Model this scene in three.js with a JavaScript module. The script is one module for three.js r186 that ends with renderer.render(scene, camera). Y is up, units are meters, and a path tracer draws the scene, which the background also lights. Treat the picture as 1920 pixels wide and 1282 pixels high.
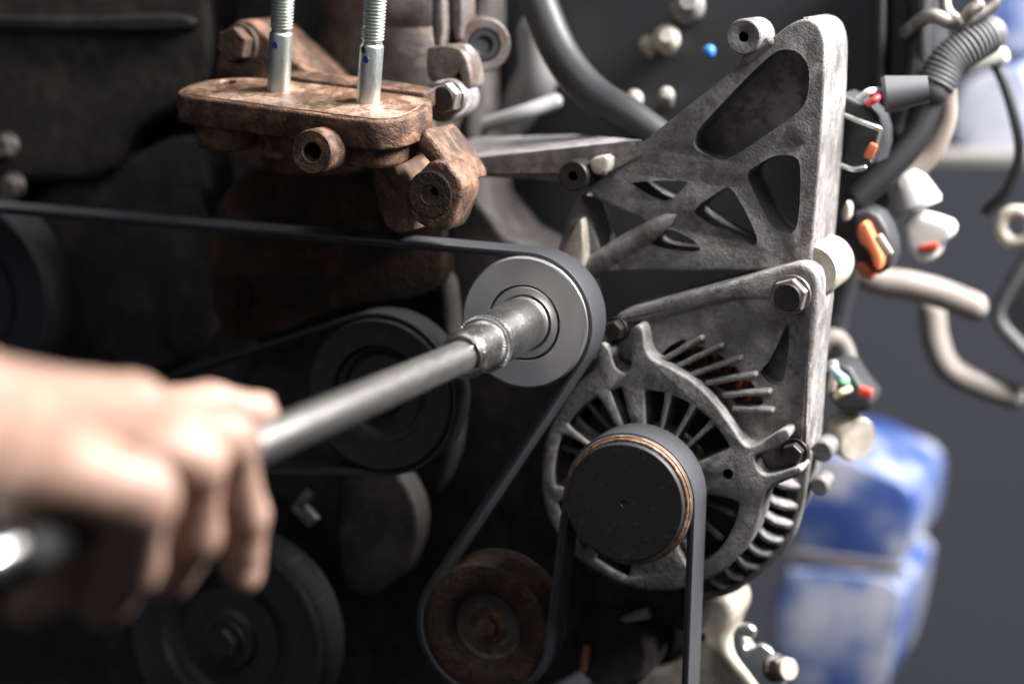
import * as THREE from 'three';
import { mergeGeometries, toCreasedNormals } from 'three/addons/utils/BufferGeometryUtils.js';
import { RectAreaLightUniformsLib } from 'three/addons/lights/RectAreaLightUniformsLib.js';
import { RoundedBoxGeometry } from 'three/addons/geometries/RoundedBoxGeometry.js';

// ------------------------------------------------------------------ camera, light, exposure
// World: origin at the centre of the idler pulley's face, z along the crankshaft axis towards the mechanic, y up, metres.
const W = 1920, H = 1282, FPX = 3740, DIST = 1.02;
const NC = new THREE.Vector3(-0.36, -0.18, 0); NC.z = Math.sqrt(1 - NC.x ** 2 - NC.y ** 2);   // the engine's axis as the camera sees it
const scene = new THREE.Scene();
const camera = new THREE.PerspectiveCamera(2 * Math.atan(H / 2 / FPX) * 180 / Math.PI, W / H, 0.05, 30);
{
  const a = Math.asin(-NC.x), e = Math.asin(-NC.y / Math.cos(a));
  const dir = new THREE.Vector3(Math.sin(a), Math.cos(a) * 0, Math.cos(a));
  dir.set(Math.sin(a) * Math.cos(e), Math.sin(e), Math.cos(a) * Math.cos(e));
  camera.position.copy(dir).multiplyScalar(DIST);
  camera.lookAt(0, 0, 0); camera.updateMatrixWorld();
  const r = new THREE.Vector3().setFromMatrixColumn(camera.matrixWorld, 0), u = new THREE.Vector3().setFromMatrixColumn(camera.matrixWorld, 1);
  camera.position.addScaledVector(r, -(982 - 960) / FPX * DIST).addScaledVector(u, (605 - 641) / FPX * DIST);
  camera.updateMatrixWorld(); camera.updateProjectionMatrix();
}
camera.focus = 1.0; camera.userData.fStop = 2.7;
const renderer = new THREE.WebGLRenderer({ antialias: true });
renderer.setSize(1024, 683);
renderer.toneMapping = THREE.LinearToneMapping;
renderer.toneMappingExposure = 1.0;
renderer.shadowMap.enabled = true;
RectAreaLightUniformsLib.init();
scene.background = new THREE.Color().setRGB(0.02, 0.021, 0.026);

// a lamp: housing, glowing diffuser and an area light of the same size just in front of it
function panelLamp(name, label, [x, y, z], aim, w, h, color, power, glow) {
  const g = new THREE.Group(); g.name = name; g.userData = { label, category: 'lamp' };
  g.position.set(x, y, z); g.lookAt(...aim); scene.add(g);
  const housing = new THREE.Mesh(new RoundedBoxGeometry(w + 0.05, h + 0.05, 0.05, 2, 0.012), new THREE.MeshStandardMaterial({ color: 0x2a2a2c, roughness: 0.6 }));
  housing.name = 'housing'; housing.position.z = -0.032; g.add(housing);
  const d = new THREE.Mesh(new THREE.BoxGeometry(w, h, 0.004), new THREE.MeshStandardMaterial({ color: 0xffffff, emissive: new THREE.Color(color), emissiveIntensity: glow }));
  d.name = 'diffuser'; d.position.z = -0.003; g.add(d);
  const l = new THREE.RectAreaLight(color, power, w, h); l.name = 'lamp_glow'; l.position.z = 0.004; l.rotation.y = Math.PI; g.add(l);
  for (const m of [housing, d]) { m.castShadow = true; m.receiveShadow = true; }
  return g;
}
panelLamp('work_lamp', 'bright square work lamp standing behind the engine side', [1.02, 1.06, -0.42], [0, 0, 0], 0.5, 0.5, new THREE.Color(1, 0.97, 0.94), 118, 12);
panelLamp('inspection_lamp', 'narrow upright inspection lamp level with the engine front', [1.12, 1.02, 0.05], [0, 0, -0.02], 0.2, 0.6, new THREE.Color(1, 0.965, 0.93), 135, 10);
panelLamp('ceiling_lamp', 'long dim lamp hanging above the engine bay', [0.1, 1.3, 0.9], [0, 0, 0], 1.3, 0.8, new THREE.Color(0.8, 0.88, 1), 0.22, 0.22);

// ------------------------------------------------------------------ helpers
const MM = 0.001, V3 = (x, y, z) => new THREE.Vector3(x, y, z);
const CAMP = camera.position.clone();
const rayDir = (px, py) => V3((px - W / 2) / FPX, -(py - H / 2) / FPX, -1).transformDirection(camera.matrixWorld);
/** the point of the plane z = mm that lies behind a pixel of the photograph */
function U(px, py, z) { const d = rayDir(px, py), t = (z * MM - CAMP.z) / d.z; return CAMP.clone().addScaledVector(d, t); }
/** the point at a depth (metres along the lens axis) behind a pixel */
function D(px, py, depth) { return V3((px - W / 2) / FPX * depth, -(py - H / 2) / FPX * depth, -depth).applyMatrix4(camera.matrixWorld); }
const mmPerPx = (z) => U(961, 641, z).distanceTo(U(960, 641, z)) * 1000;

let seed = 7;
const rnd = () => { seed = (seed * 1664525 + 1013904223) >>> 0; return seed / 4294967296; };
const rr = (a, b) => a + (b - a) * rnd();

// tileable value noise
function lattice(n, s) { let q = s >>> 0; const a = new Float32Array(n * n); for (let i = 0; i < a.length; i++) { q = (q * 1664525 + 1013904223) >>> 0; a[i] = q / 4294967296; } return a; }
function vnoise(n, s) {
  const a = lattice(n, s);
  return (u, v) => {
    const x = ((u % 1) + 1) % 1 * n, y = ((v % 1) + 1) % 1 * n, i = Math.floor(x), j = Math.floor(y);
    let fx = x - i, fy = y - j; fx = fx * fx * (3 - 2 * fx); fy = fy * fy * (3 - 2 * fy);
    const g = (p, r) => a[(r % n) * n + (p % n)];
    return (g(i, j) * (1 - fx) + g(i + 1, j) * fx) * (1 - fy) + (g(i, j + 1) * (1 - fx) + g(i + 1, j + 1) * fx) * fy;
  };
}
function fbm(n, oct, s) { const f = []; for (let k = 0; k < oct; k++) f.push(vnoise(n << k, s + k * 77)); return (u, v) => { let t = 0, w = 0.5, q = 0; for (const h of f) { t += w * h(u, v); q += w; w *= 0.55; } return t / q; }; }
function tex(size, fn, srgb, tileMM) {
  const data = new Uint8Array(size * size * 4);
  for (let y = 0; y < size; y++) for (let x = 0; x < size; x++) {
    const c = fn((x + 0.5) / size, (y + 0.5) / size), k = (y * size + x) * 4;
    const [r, g, b] = typeof c === 'number' ? [c, c, c] : c;
    data[k] = Math.max(0, Math.min(255, r * 255)); data[k + 1] = Math.max(0, Math.min(255, g * 255)); data[k + 2] = Math.max(0, Math.min(255, b * 255)); data[k + 3] = 255;
  }
  const t = new THREE.DataTexture(data, size, size);
  t.wrapS = t.wrapT = THREE.RepeatWrapping; t.magFilter = THREE.LinearFilter; t.minFilter = THREE.LinearMipmapLinearFilter; t.generateMipmaps = true;
  if (srgb) t.colorSpace = THREE.SRGBColorSpace;
  if (tileMM) t.repeat.set(1000 / tileMM, 1000 / tileMM);
  t.needsUpdate = true; return t;
}
const mix3 = (a, b, t) => [a[0] + (b[0] - a[0]) * t, a[1] + (b[1] - a[1]) * t, a[2] + (b[2] - a[2]) * t];
const ss = (a, b, x) => { const t = Math.max(0, Math.min(1, (x - a) / (b - a))); return t * t * (3 - 2 * t); };

// ------------------------------------------------------------------ materials
const M = {};
{
  const big = fbm(4, 5, 11), fine = fbm(64, 3, 23), mid = fbm(12, 4, 31), spots = fbm(24, 3, 57);
  // sand-cast aluminium: grey with brown grime settled in patches
  const castMap = (lo, hi, grime) => tex(512, (u, v) => {
    const t = 0.55 * big(u, v) + 0.25 * mid(u, v) + 0.2 * fine(u, v);
    let c = mix3(lo, hi, ss(0.3, 0.68, t));
    c = mix3(c, grime, 0.5 * ss(0.5, 0.75, mid(u + 0.37, v + 0.11)));
    c = mix3(c, grime, 0.35 * ss(0.62, 0.74, spots(u, v)));
    return c;
  }, true, 90);
  const castBump = tex(512, (u, v) => 0.55 * fine(u, v) + 0.3 * spots(u, v) + 0.15 * mid(u, v), false, 45);
  M.cast = new THREE.MeshStandardMaterial({ map: castMap([0.42, 0.415, 0.42], [0.62, 0.61, 0.61], [0.32, 0.295, 0.285]), roughness: 0.62, metalness: 0.2, bumpMap: castBump, bumpScale: 0.0004 });
    M.castPale = new THREE.MeshStandardMaterial({ map: castMap([0.66, 0.63, 0.59], [0.80, 0.77, 0.72], [0.58, 0.53, 0.47]), roughness: 0.6, metalness: 0.2, bumpMap: castBump, bumpScale: 0.0003 });
  M.iron = new THREE.MeshStandardMaterial({ map: castMap([0.16, 0.15, 0.15], [0.27, 0.25, 0.24], [0.12, 0.10, 0.09]), roughness: 0.75, metalness: 0.1, bumpMap: castBump, bumpScale: 0.0008 });
  M.greyIron = new THREE.MeshStandardMaterial({ map: castMap([0.30, 0.28, 0.27], [0.47, 0.44, 0.43], [0.30, 0.2, 0.15]), roughness: 0.55, metalness: 0.3, bumpMap: castBump, bumpScale: 0.0005 });
  // rust
  const rustMap = tex(512, (u, v) => {
    const t = 0.5 * big(u + 0.2, v) + 0.3 * mid(u, v + 0.3) + 0.2 * fine(u, v);
    let c = mix3([0.22, 0.16, 0.13], [0.48, 0.355, 0.275], ss(0.32, 0.66, t));
    c = mix3(c, [0.58, 0.46, 0.37], 0.5 * ss(0.5, 0.8, mid(u + 0.5, v + 0.5)));
    c = mix3(c, [0.20, 0.15, 0.125], 0.45 * ss(0.48, 0.78, spots(u + 0.1, v + 0.6)));
    return c;
  }, true, 60);
  const rustBump = tex(512, (u, v) => 0.5 * spots(u, v) + 0.35 * fine(u, v) + 0.15 * mid(u, v), false, 40);
  M.rust = new THREE.MeshStandardMaterial({ map: rustMap, roughness: 0.68, metalness: 0.15, bumpMap: rustBump, bumpScale: 0.0009 });
  M.rustPale = new THREE.MeshStandardMaterial({ map: tex(512, (u, v) => { const t = 0.4 * big(u + 0.2, v) + 0.35 * mid(u, v + 0.3) + 0.25 * fine(u, v); return mix3(mix3([0.42, 0.31, 0.245], [0.68, 0.58, 0.51], ss(0.35, 0.62, t)), [0.3, 0.24, 0.2], 0.6 * ss(0.55, 0.75, spots(u, v))); }, true, 70), roughness: 0.5, metalness: 0.35, bumpMap: rustBump, bumpScale: 0.0003 });
  const rustDark = tex(512, (u, v) => {
    const t = 0.5 * big(u, v) + 0.3 * mid(u, v) + 0.2 * fine(u, v);
    return mix3(mix3([0.17, 0.125, 0.10], [0.33, 0.22, 0.155], ss(0.35, 0.66, t)), [0.16, 0.13, 0.12], 0.7 * ss(0.5, 0.68, spots(u, v)));
  }, true, 80);
  M.rustDark = new THREE.MeshStandardMaterial({ map: rustDark, roughness: 0.75, metalness: 0.15, bumpMap: rustBump, bumpScale: 0.0012 });
  // rubber: woven back of the belt (u along the belt, v across, in metres)
  const weave = tex(256, (u, v) => { const k = 16; return 0.45 + 0.3 * Math.sin((u + v) * k * 2 * Math.PI) * Math.sin((u - v) * k * 2 * Math.PI) + 0.25 * fine(u, v); }, false, 22);
  const beltMap = tex(256, (u, v) => { const t = fine(u, v) * 0.5 + mid(u, v) * 0.5; const w = 0.5 + 0.5 * Math.sin((u + v) * 16 * 2 * Math.PI) * Math.sin((u - v) * 16 * 2 * Math.PI); return mix3([0.19, 0.195, 0.215], [0.30, 0.305, 0.325], 0.5 * t + 0.5 * w * t); }, true, 22);
  M.belt = new THREE.MeshStandardMaterial({ map: beltMap, roughness: 0.5, bumpMap: weave, bumpScale: 0.00012 });
  M.rubber = new THREE.MeshStandardMaterial({ color: new THREE.Color().setRGB(0.022, 0.023, 0.026), roughness: 0.42, bumpMap: castBump, bumpScale: 0.0001 });
  M.grip = new THREE.MeshStandardMaterial({ color: new THREE.Color().setRGB(0.012, 0.012, 0.013), roughness: 0.85 });
  M.blackPlastic = new THREE.MeshStandardMaterial({ color: new THREE.Color().setRGB(0.03, 0.032, 0.037), roughness: 0.5, bumpMap: castBump, bumpScale: 0.0002 });
  M.greyPlastic = new THREE.MeshStandardMaterial({ color: new THREE.Color().setRGB(0.09, 0.092, 0.1), roughness: 0.6 });
  M.blackPaint = new THREE.MeshStandardMaterial({ map: tex(256, (u, v) => { const t = fine(u, v); let c = mix3([0.13, 0.13, 0.145], [0.17, 0.17, 0.18], t); if (spots(u, v) > 0.72) c = [0.25, 0.22, 0.2]; return c; }, true, 60), roughness: 0.55 });
  // turned steel: fine rings from a streaky bump are in the geometry's uv (u round, v outward)
  const streak = tex(512, (u, v) => 0.6 * vn1(v) + 0.4 * vn2(v), false);
  function vn1(v) { return N1(0.5, v); } function vn2(v) { return N2(0.5, v); }
  M.turned = new THREE.MeshPhysicalMaterial({ color: new THREE.Color().setRGB(0.78, 0.775, 0.77), metalness: 1, roughness: 0.34, anisotropy: 0.75, bumpMap: streak, bumpScale: 0.00002 });
  M.turned2 = new THREE.MeshPhysicalMaterial({ color: new THREE.Color().setRGB(0.68, 0.675, 0.67), metalness: 1, roughness: 0.4, anisotropy: 0.5 });
  // chrome worn by use
  const scratch = document.createElement('canvas'); scratch.width = scratch.height = 1024;
  const cx = scratch.getContext('2d'); cx.fillStyle = '#4a4a4a'; cx.fillRect(0, 0, 1024, 1024);
  for (let i = 0; i < 2600; i++) {
    const x = rnd() * 1024, y = rnd() * 1024, an = (rnd() < 0.7 ? rr(-0.5, 0.5) : rr(0, 3.1)), l = rr(8, 70), g = rr(40, 170) | 0;
    cx.strokeStyle = `rgba(${g},${g},${g},${rr(0.25, 0.8)})`; cx.lineWidth = rr(0.5, 1.8);
    for (const dx of [-1024, 0, 1024]) { cx.beginPath(); cx.moveTo(x + dx, y); cx.lineTo(x + dx + Math.cos(an) * l, y + Math.sin(an) * l); cx.stroke(); }
  }
  const sct = new THREE.CanvasTexture(scratch); sct.wrapS = sct.wrapT = THREE.RepeatWrapping; sct.repeat.set(1000 / 45, 1000 / 45);
  M.chrome = new THREE.MeshStandardMaterial({ color: new THREE.Color().setRGB(0.74, 0.735, 0.72), metalness: 1, roughness: 0.85, roughnessMap: sct, bumpMap: sct, bumpScale: 0.00015 });
  const shaftRough = tex(256, (u, v) => 0.3 + 0.06 * ss(0.4, 0.65, fine(u, v)) + 0.03 * mid(u, v), false, 40);
  M.shaft = new THREE.MeshStandardMaterial({ color: new THREE.Color().setRGB(0.6, 0.59, 0.575), metalness: 1, roughness: 1, roughnessMap: shaftRough });
  M.zinc = new THREE.MeshStandardMaterial({ color: new THREE.Color().setRGB(0.70, 0.76, 0.73), metalness: 1, roughness: 0.5, roughnessMap: tex(256, (u, v) => 0.55 + 0.4 * fine(u, v), false, 20) });
  M.steelBolt = new THREE.MeshStandardMaterial({ map: castMap([0.48, 0.46, 0.45], [0.68, 0.66, 0.64], [0.36, 0.31, 0.28]), metalness: 0.7, roughness: 0.5, bumpMap: castBump, bumpScale: 0.0002 });
  M.darkBolt = new THREE.MeshStandardMaterial({ map: castMap([0.17, 0.165, 0.165], [0.26, 0.25, 0.25], [0.2, 0.16, 0.13]), metalness: 0.5, roughness: 0.5 });
  M.copper = new THREE.MeshStandardMaterial({ color: new THREE.Color().setRGB(0.75, 0.25, 0.09), metalness: 0.6, roughness: 0.4 });
  const skinMap = tex(512, (u, v) => { const t = 0.6 * big(u, v) + 0.25 * mid(u, v) + 0.15 * fine(u, v); return mix3([0.50, 0.39, 0.34], [0.60, 0.49, 0.44], ss(0.3, 0.7, t)); }, true, 70);
  M.skin = new THREE.MeshPhysicalMaterial({ map: skinMap, roughness: 0.55, sheen: 0.25, sheenRoughness: 0.5, sheenColor: new THREE.Color().setRGB(1, 0.75, 0.6), bumpMap: tex(512, (u, v) => fine(u, v) * 0.6 + spots(u, v) * 0.4, false, 25), bumpScale: 0.00025 });
  M.nail = new THREE.MeshPhysicalMaterial({ color: new THREE.Color().setRGB(0.36, 0.23, 0.18), roughness: 0.4 });
  M.plain = (r, g, b, rough = 0.6, metal = 0) => new THREE.MeshStandardMaterial({ color: new THREE.Color().setRGB(r, g, b), roughness: rough, metalness: metal });
  M.blue = new THREE.MeshStandardMaterial({ map: tex(256, (u, v) => mix3([0.20, 0.29, 0.53], [0.64, 0.65, 0.70], ss(0.34, 0.62, 0.6 * big(u + 0.13, v + 0.4) + 0.4 * mid(u, v))), true, 420), roughness: 0.45 });
}
function N1(u, v) { return (N1.f ??= vnoise(256, 5))(u, v); }
function N2(u, v) { return (N2.f ??= vnoise(90, 9))(u, v); }

// ------------------------------------------------------------------ building
const taken = new Map();
const numbered = (n) => { const k = taken.get(n) ?? 0; taken.set(n, k + 1); return k ? `${n}_${String(k).padStart(3, '0')}` : n; };
/** plain uv in metres from the axis each face looks along */
function boxUV(g) {
  g = g.index ? g.toNonIndexed() : g;
  const p = g.attributes.position, uv = new Float32Array(p.count * 2), a = V3(), b = V3(), c = V3();
  for (let i = 0; i < p.count; i += 3) {
    a.fromBufferAttribute(p, i); b.fromBufferAttribute(p, i + 1); c.fromBufferAttribute(p, i + 2);
    const n = b.clone().sub(a).cross(c.clone().sub(a)), x = Math.abs(n.x), y = Math.abs(n.y), z = Math.abs(n.z);
    [a, b, c].forEach((q, k) => { const s = x > y && x > z ? [q.z, q.y] : y > z ? [q.x, q.z] : [q.x, q.y]; uv[(i + k) * 2] = s[0]; uv[(i + k) * 2 + 1] = s[1]; });
  }
  g.setAttribute('uv', new THREE.BufferAttribute(uv, 2)); return g;
}
/** creased normals, computed at a scale where vertices a fraction of a millimetre apart stay apart */
function creased(g, angle) { g.scale(10000, 10000, 10000); const c = toCreasedNormals(g, angle); c.scale(1e-4, 1e-4, 1e-4); return c; }
function finish(g, crease = 0.6, keepUV) {
  for (const k of Object.keys(g.attributes)) if (!['position', 'normal', 'uv'].includes(k)) g.deleteAttribute(k);
  if (crease) g = creased(g, crease); else g = g.index ? g.toNonIndexed() : g;
  return keepUV ? g : boxUV(g);
}
function thing(name, label, category, group) {
  const o = new THREE.Group(); o.name = numbered(name); o.userData = { label, category }; if (group) o.userData.group = group; scene.add(o); return o;
}
function part(name, geo, mat, parent, label) {
  const list = Array.isArray(geo) ? geo : [geo];
  const g = list.length > 1 ? mergeGeometries(list) : list[0];
  const m = new THREE.Mesh(g, mat); m.name = name; m.castShadow = m.receiveShadow = true; if (label) m.userData.label = label; parent.add(m); return m;
}
function solo(name, label, category, geo, mat, group) { const m = part(numbered(name), geo, mat, scene); m.userData = { label, category }; if (group) m.userData.group = group; return m; }
/** closed outline rounded by cutting its corners */
function chaikin(p, n) { for (; n > 0; n--) { const q = []; for (let i = 0; i < p.length; i++) { const a = p[i], b = p[(i + 1) % p.length]; q.push([a[0] * 0.75 + b[0] * 0.25, a[1] * 0.75 + b[1] * 0.25], [a[0] * 0.25 + b[0] * 0.75, a[1] * 0.25 + b[1] * 0.75]); } p = q; } return p; }
const xy = (pts, z) => pts.map(([a, b]) => { const v = U(a, b, z); return new THREE.Vector2(v.x, v.y); });
/** a plate whose front outline, at z, is traced from the photograph; t mm thick towards -z */
function plate(pts, z, t, { holes = [], bevel = 1.2, round = 2, holeRound = 2, worldHoles = [] } = {}) {
  const s = new THREE.Shape(xy(chaikin(pts, round), z));
  for (const h of holes) s.holes.push(new THREE.Path(xy(chaikin(h, holeRound), z)));
  for (const h of worldHoles) s.holes.push(new THREE.Path(h));
  return extrude(s, z, t, bevel);
}
function extrude(s, z, t, bevel) {
  const b = bevel * MM, g = new THREE.ExtrudeGeometry(s, { depth: Math.max(0.0002, t * MM - 2 * b), bevelEnabled: b > 0, bevelThickness: b, bevelSize: b, bevelOffset: -b, bevelSegments: 3, curveSegments: 20 });
  g.translate(0, 0, z * MM - t * MM + b); return finish(g, 0.7);
}
/** surface of revolution about an axis from p towards q (or +z); profile [r, s] in mm, s along the axis */
function turn(profile, p, dir = V3(0, 0, 1), seg = 64, crease = 0.5, polar = 0) {
  const g0 = new THREE.LatheGeometry(profile.map(([r, s]) => new THREE.Vector2(Math.max(r, 0) * MM, s * MM)), seg);
  let g = crease ? finish(g0, crease, true) : g0.toNonIndexed();
  if (polar === 0) g = boxUV(g);
  else if (polar) { // u in metres round the rim, v along the profile
    const uv = g.attributes.uv; for (let i = 0; i < uv.count; i++) uv.setXY(i, uv.getX(i) * polar[0], uv.getY(i) * polar[1]);
  } else { // uv in metres: round the middle radius and along the axis
    const R = profile.reduce((a, b) => Math.max(a, b[0]), 0) * MM * 2 * Math.PI, uv = g.attributes.uv; let len = 0; for (let i = 1; i < profile.length; i++) len += Math.hypot(profile[i][0] - profile[i - 1][0], profile[i][1] - profile[i - 1][1]); len *= MM;
    for (let i = 0; i < uv.count; i++) uv.setXY(i, uv.getX(i) * R, uv.getY(i) * len);
  }
  g.applyQuaternion(new THREE.Quaternion().setFromUnitVectors(V3(0, 1, 0), dir.clone().normalize())); g.translate(p.x, p.y, p.z); return g;
}
function tube(points, r, seg = 60, rad = 16) {
  const c = new THREE.CatmullRomCurve3(points, false, 'catmullrom', 0.5), g = new THREE.TubeGeometry(c, seg, r * MM, rad, false);
  const len = c.getLength(), uv = g.attributes.uv; for (let i = 0; i < uv.count; i++) uv.setXY(i, uv.getX(i) * len, uv.getY(i) * 2 * Math.PI * r * MM);
  const caps = [0, 1].map((t) => { const s = new THREE.SphereGeometry(r * MM * 0.999, rad, 8); const p = c.getPoint(t); s.translate(p.x, p.y, p.z); return s; });
  return mergeGeometries([g.toNonIndexed(), ...caps.map((s) => s.toNonIndexed())]);
}
const px = (list) => list.map(([a, b, z]) => U(a, b, z));
/** hexagonal prism with a chamfered head, along dir from p */
function hexHead(p, r, h, dir = V3(0, 0, 1), spin = 0.3) {
  const s = new THREE.Shape(); for (let i = 0; i < 6; i++) { const a = i * Math.PI / 3 + spin; s[i ? 'lineTo' : 'moveTo'](Math.cos(a) * r * MM, Math.sin(a) * r * MM); } s.closePath();
  const b = Math.min(1, h * 0.2) * MM, g = new THREE.ExtrudeGeometry(s, { depth: h * MM - b, bevelEnabled: true, bevelThickness: b, bevelSize: b, bevelOffset: -b, bevelSegments: 2, curveSegments: 1 });
  g.applyQuaternion(new THREE.Quaternion().setFromUnitVectors(V3(0, 0, 1), dir.clone().normalize())); g.translate(p.x, p.y, p.z); return finish(g, 0.3);
}
/** a flanged bolt at p looking along dir: washer, hexagon and (if boss) a round stub in front */
function bolt(name, label, p, { flange = 10, fh = 2, hex = 8, hh = 7, boss = 0, bh = 0, dir = V3(0, 0, 1), mat = M.steelBolt, bossMat = M.darkBolt, dish = 0, spin = 0.3, parent } = {}) {
  const o = parent ? new THREE.Group() : thing(name, label, 'bolt', 'bolts on the engine');
  if (parent) { o.name = name; parent.add(o); }
  part('washer', turn([[0, 0], [flange, 0], [flange, fh * 0.6], [flange - 0.6, fh], [0, fh]], p, dir, 40), mat, o);
  const top = p.clone().addScaledVector(dir.clone().normalize(), fh * MM);
  part('hexagon_head', hexHead(top, hex, hh, dir, spin), mat, o);
  if (boss) { const q = top.clone().addScaledVector(dir.clone().normalize(), hh * MM * 0.9); part('head_stub', turn([[0, 0], [boss, 0], [boss, bh - 0.6], [boss - 0.6, bh], [dish, bh], [dish ? dish - 0.4 : 0, bh - (dish ? 2 : 0)], [0, bh - (dish ? 2 : 0)]], q, dir, 40), bossMat, o); }
  return o;
}
const disc = (cx_, cy_, r, n = 32) => Array.from({ length: n }, (_, i) => { const a = -i / n * 2 * Math.PI; return new THREE.Vector2(cx_ + r * MM * Math.cos(a), cy_ + r * MM * Math.sin(a)); });
const box = (w, h, d, r = 1) => finish(new RoundedBoxGeometry(w * MM, h * MM, d * MM, 2, r * MM), 0.5);

// ------------------------------------------------------------------ backdrop
{
  const m = new THREE.Mesh(new THREE.BoxGeometry(9, 5, 0.1), M.plain(0.085, 0.09, 0.115, 0.9));
  m.name = 'wall'; m.position.set(0, 0.5, -2.6); m.receiveShadow = true; m.userData = { label: 'dark blue grey workshop wall behind the engine', category: 'wall', kind: 'structure' }; scene.add(m);
}

{ // pale wall on the mechanic's side, which the polished steel mirrors
  const m = new THREE.Mesh(new THREE.BoxGeometry(5, 4, 0.1), M.plain(0.16, 0.165, 0.185, 0.9));
  m.name = 'wall_opposite'; m.position.set(-0.8, 0.3, 2.4); m.receiveShadow = true; m.userData = { label: 'pale plastered workshop wall facing the engine front', category: 'wall', kind: 'structure' }; scene.add(m);
}
// ------------------------------------------------------------------ pulleys and belts
const IDLER = V3(0, 0, 0), ALT = U(1171, 943, 4), TENS = U(905, 1182, -3);
const Z = V3(0, 0, 1);
{
  const o = thing('idler_pulley', 'smooth bright steel idler pulley with the socket on its centre bolt', 'pulley');
  // flange disc with a rounded rim
  part('face_disc', turn([[19.6, -3], [19.6, -0.35], [20.0, 0], [33.2, 0], [34.1, -0.5], [34.4, -1.2], [34.4, -2.2], [33.9, -2.6], [32.1, -2.8], [32.1, -25.2], [33.9, -25.4], [34.4, -26], [34.4, -27.5], [30, -28]], IDLER, Z, 160, 0.5, [0.03, 1]), M.turned, o);
  part('bearing_ring', turn([[18.6, -3], [18.6, -0.5], [18.2, -0.2], [14.9, -0.2], [14.4, -0.7], [14.2, -2.4], [13, -2.4]], IDLER, Z, 128, 0.5, [0.03, 1]), M.turned2, o);
  part('groove_seal', turn([[20, -2.6], [18.2, -2.6]], IDLER, Z, 96), M.rubber, o);
  const b = part('bolt_flange', turn([[14.0, -2.4], [13.5, -2.4], [13.5, 0.6], [13.1, 1.3], [12.5, 1.6], [12.2, 2.9], [11.6, 3.4], [10.9, 3.3], [10.2, 4.5], [0, 4.5]], IDLER, Z, 96, 0.5, [0.03, 1]), M.turned2, o);
  part('hexagon_head', hexHead(V3(0, 0, 4.2 * MM), 8.5, 9), M.steelBolt, b);
  part('hub', turn([[30, -27], [0, -27], [0, -40], [14, -40], [14, -27]], IDLER, Z, 48), M.cast, o);
}
/** ribbed belt swept along a path of [Vector2, left normal]; z0 front edge, w width, ribs on the right of the way it runs */
function beltGeo(path, z0, w, ribs = 6) {
  const prof = [[0, 0.4], [0, 1.7], [-0.35, 2], [-w + 0.35, 2], [-w, 1.7], [-w, 0.4]];
  for (let i = 0; i < ribs; i++) { const a = -w + 0.6 + (w - 1.2) * i / ribs, b = (w - 1.2) / ribs; prof.push([a, -0.2], [a + b * 0.25, -2], [a + b * 0.75, -2], [a + b, -0.2]); }
  const P = [], UVs = [], I = [], n = prof.length; let len = 0;
  path.forEach(([p, nn], i) => {
    if (i) len += p.distanceTo(path[i - 1][0]);
    for (let j = 0; j <= n; j++) { const [z, t] = prof[j % n]; P.push(p.x + nn.x * t * MM, p.y + nn.y * t * MM, (z0 + z) * MM); UVs.push(len, j === n ? 0.03 : Math.abs(z) * MM); }
  });
  for (let i = 0; i + 1 < path.length; i++) for (let j = 0; j < n; j++) { const a = i * (n + 1) + j, b = a + 1, c = a + n + 1, d = c + 1; I.push(a, b, c, b, d, c); }
  const g = new THREE.BufferGeometry(); g.setAttribute('position', new THREE.Float32BufferAttribute(P, 3)); g.setAttribute('uv', new THREE.Float32BufferAttribute(UVs, 2)); g.setIndex(I); g.computeVertexNormals();
  return creased(g, 0.5);
}
/** the way round circles [c, r, s]: s = 1 clockwise, -1 the other way */
function beltPath(start, circles, end) {
  const c = [{ c: start, r: 0, s: 1 }, ...circles.map(([a, r, s]) => ({ c: new THREE.Vector2(a.x, a.y), r: r * MM, s })), { c: end, r: 0, s: 1 }], out = [], th = [];
  for (let i = 0; i + 1 < c.length; i++) { const v = c[i + 1].c.clone().sub(c[i].c), k = c[i].s * c[i].r - c[i + 1].s * c[i + 1].r; th.push(Math.atan2(v.y, v.x) + Math.asin(k / v.length()) * -1 * -1 * -1); }
  const at = (k, t) => { const n = new THREE.Vector2(-Math.sin(t), Math.cos(t)); return [c[k].c.clone().addScaledVector(n, c[k].s * c[k].r), n]; };
  for (let i = 0; i + 1 < c.length; i++) {
    const a = at(i, th[i]), b = at(i + 1, th[i]), m = 24;
    for (let k = i ? 1 : 0; k <= m; k++) out.push([a[0].clone().lerp(b[0], k / m), a[1]]);
    if (i + 2 < c.length) { let d = th[i + 1] - th[i]; if (c[i + 1].s > 0) while (d > 0) d -= 2 * Math.PI; else while (d < 0) d += 2 * Math.PI; const q = Math.ceil(Math.abs(d) / 0.025); for (let k = 1; k <= q; k++) out.push(at(i + 1, th[i] + d * k / q)); }
  }
  return out;
}
const flat = (v) => new THREE.Vector2(v.x, v.y);
solo('drive_belt', 'long black ribbed drive belt running over the steel idler and the alternator pulley', 'belt',
  beltGeo(beltPath(flat(U(-260, 372, -3)), [[IDLER, 34.2, 1], [TENS, 37.2, -1], [ALT, 33.2, 1]], flat(U(1276, 1500, -3))), -2.9, 22, 6), M.belt);
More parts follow.
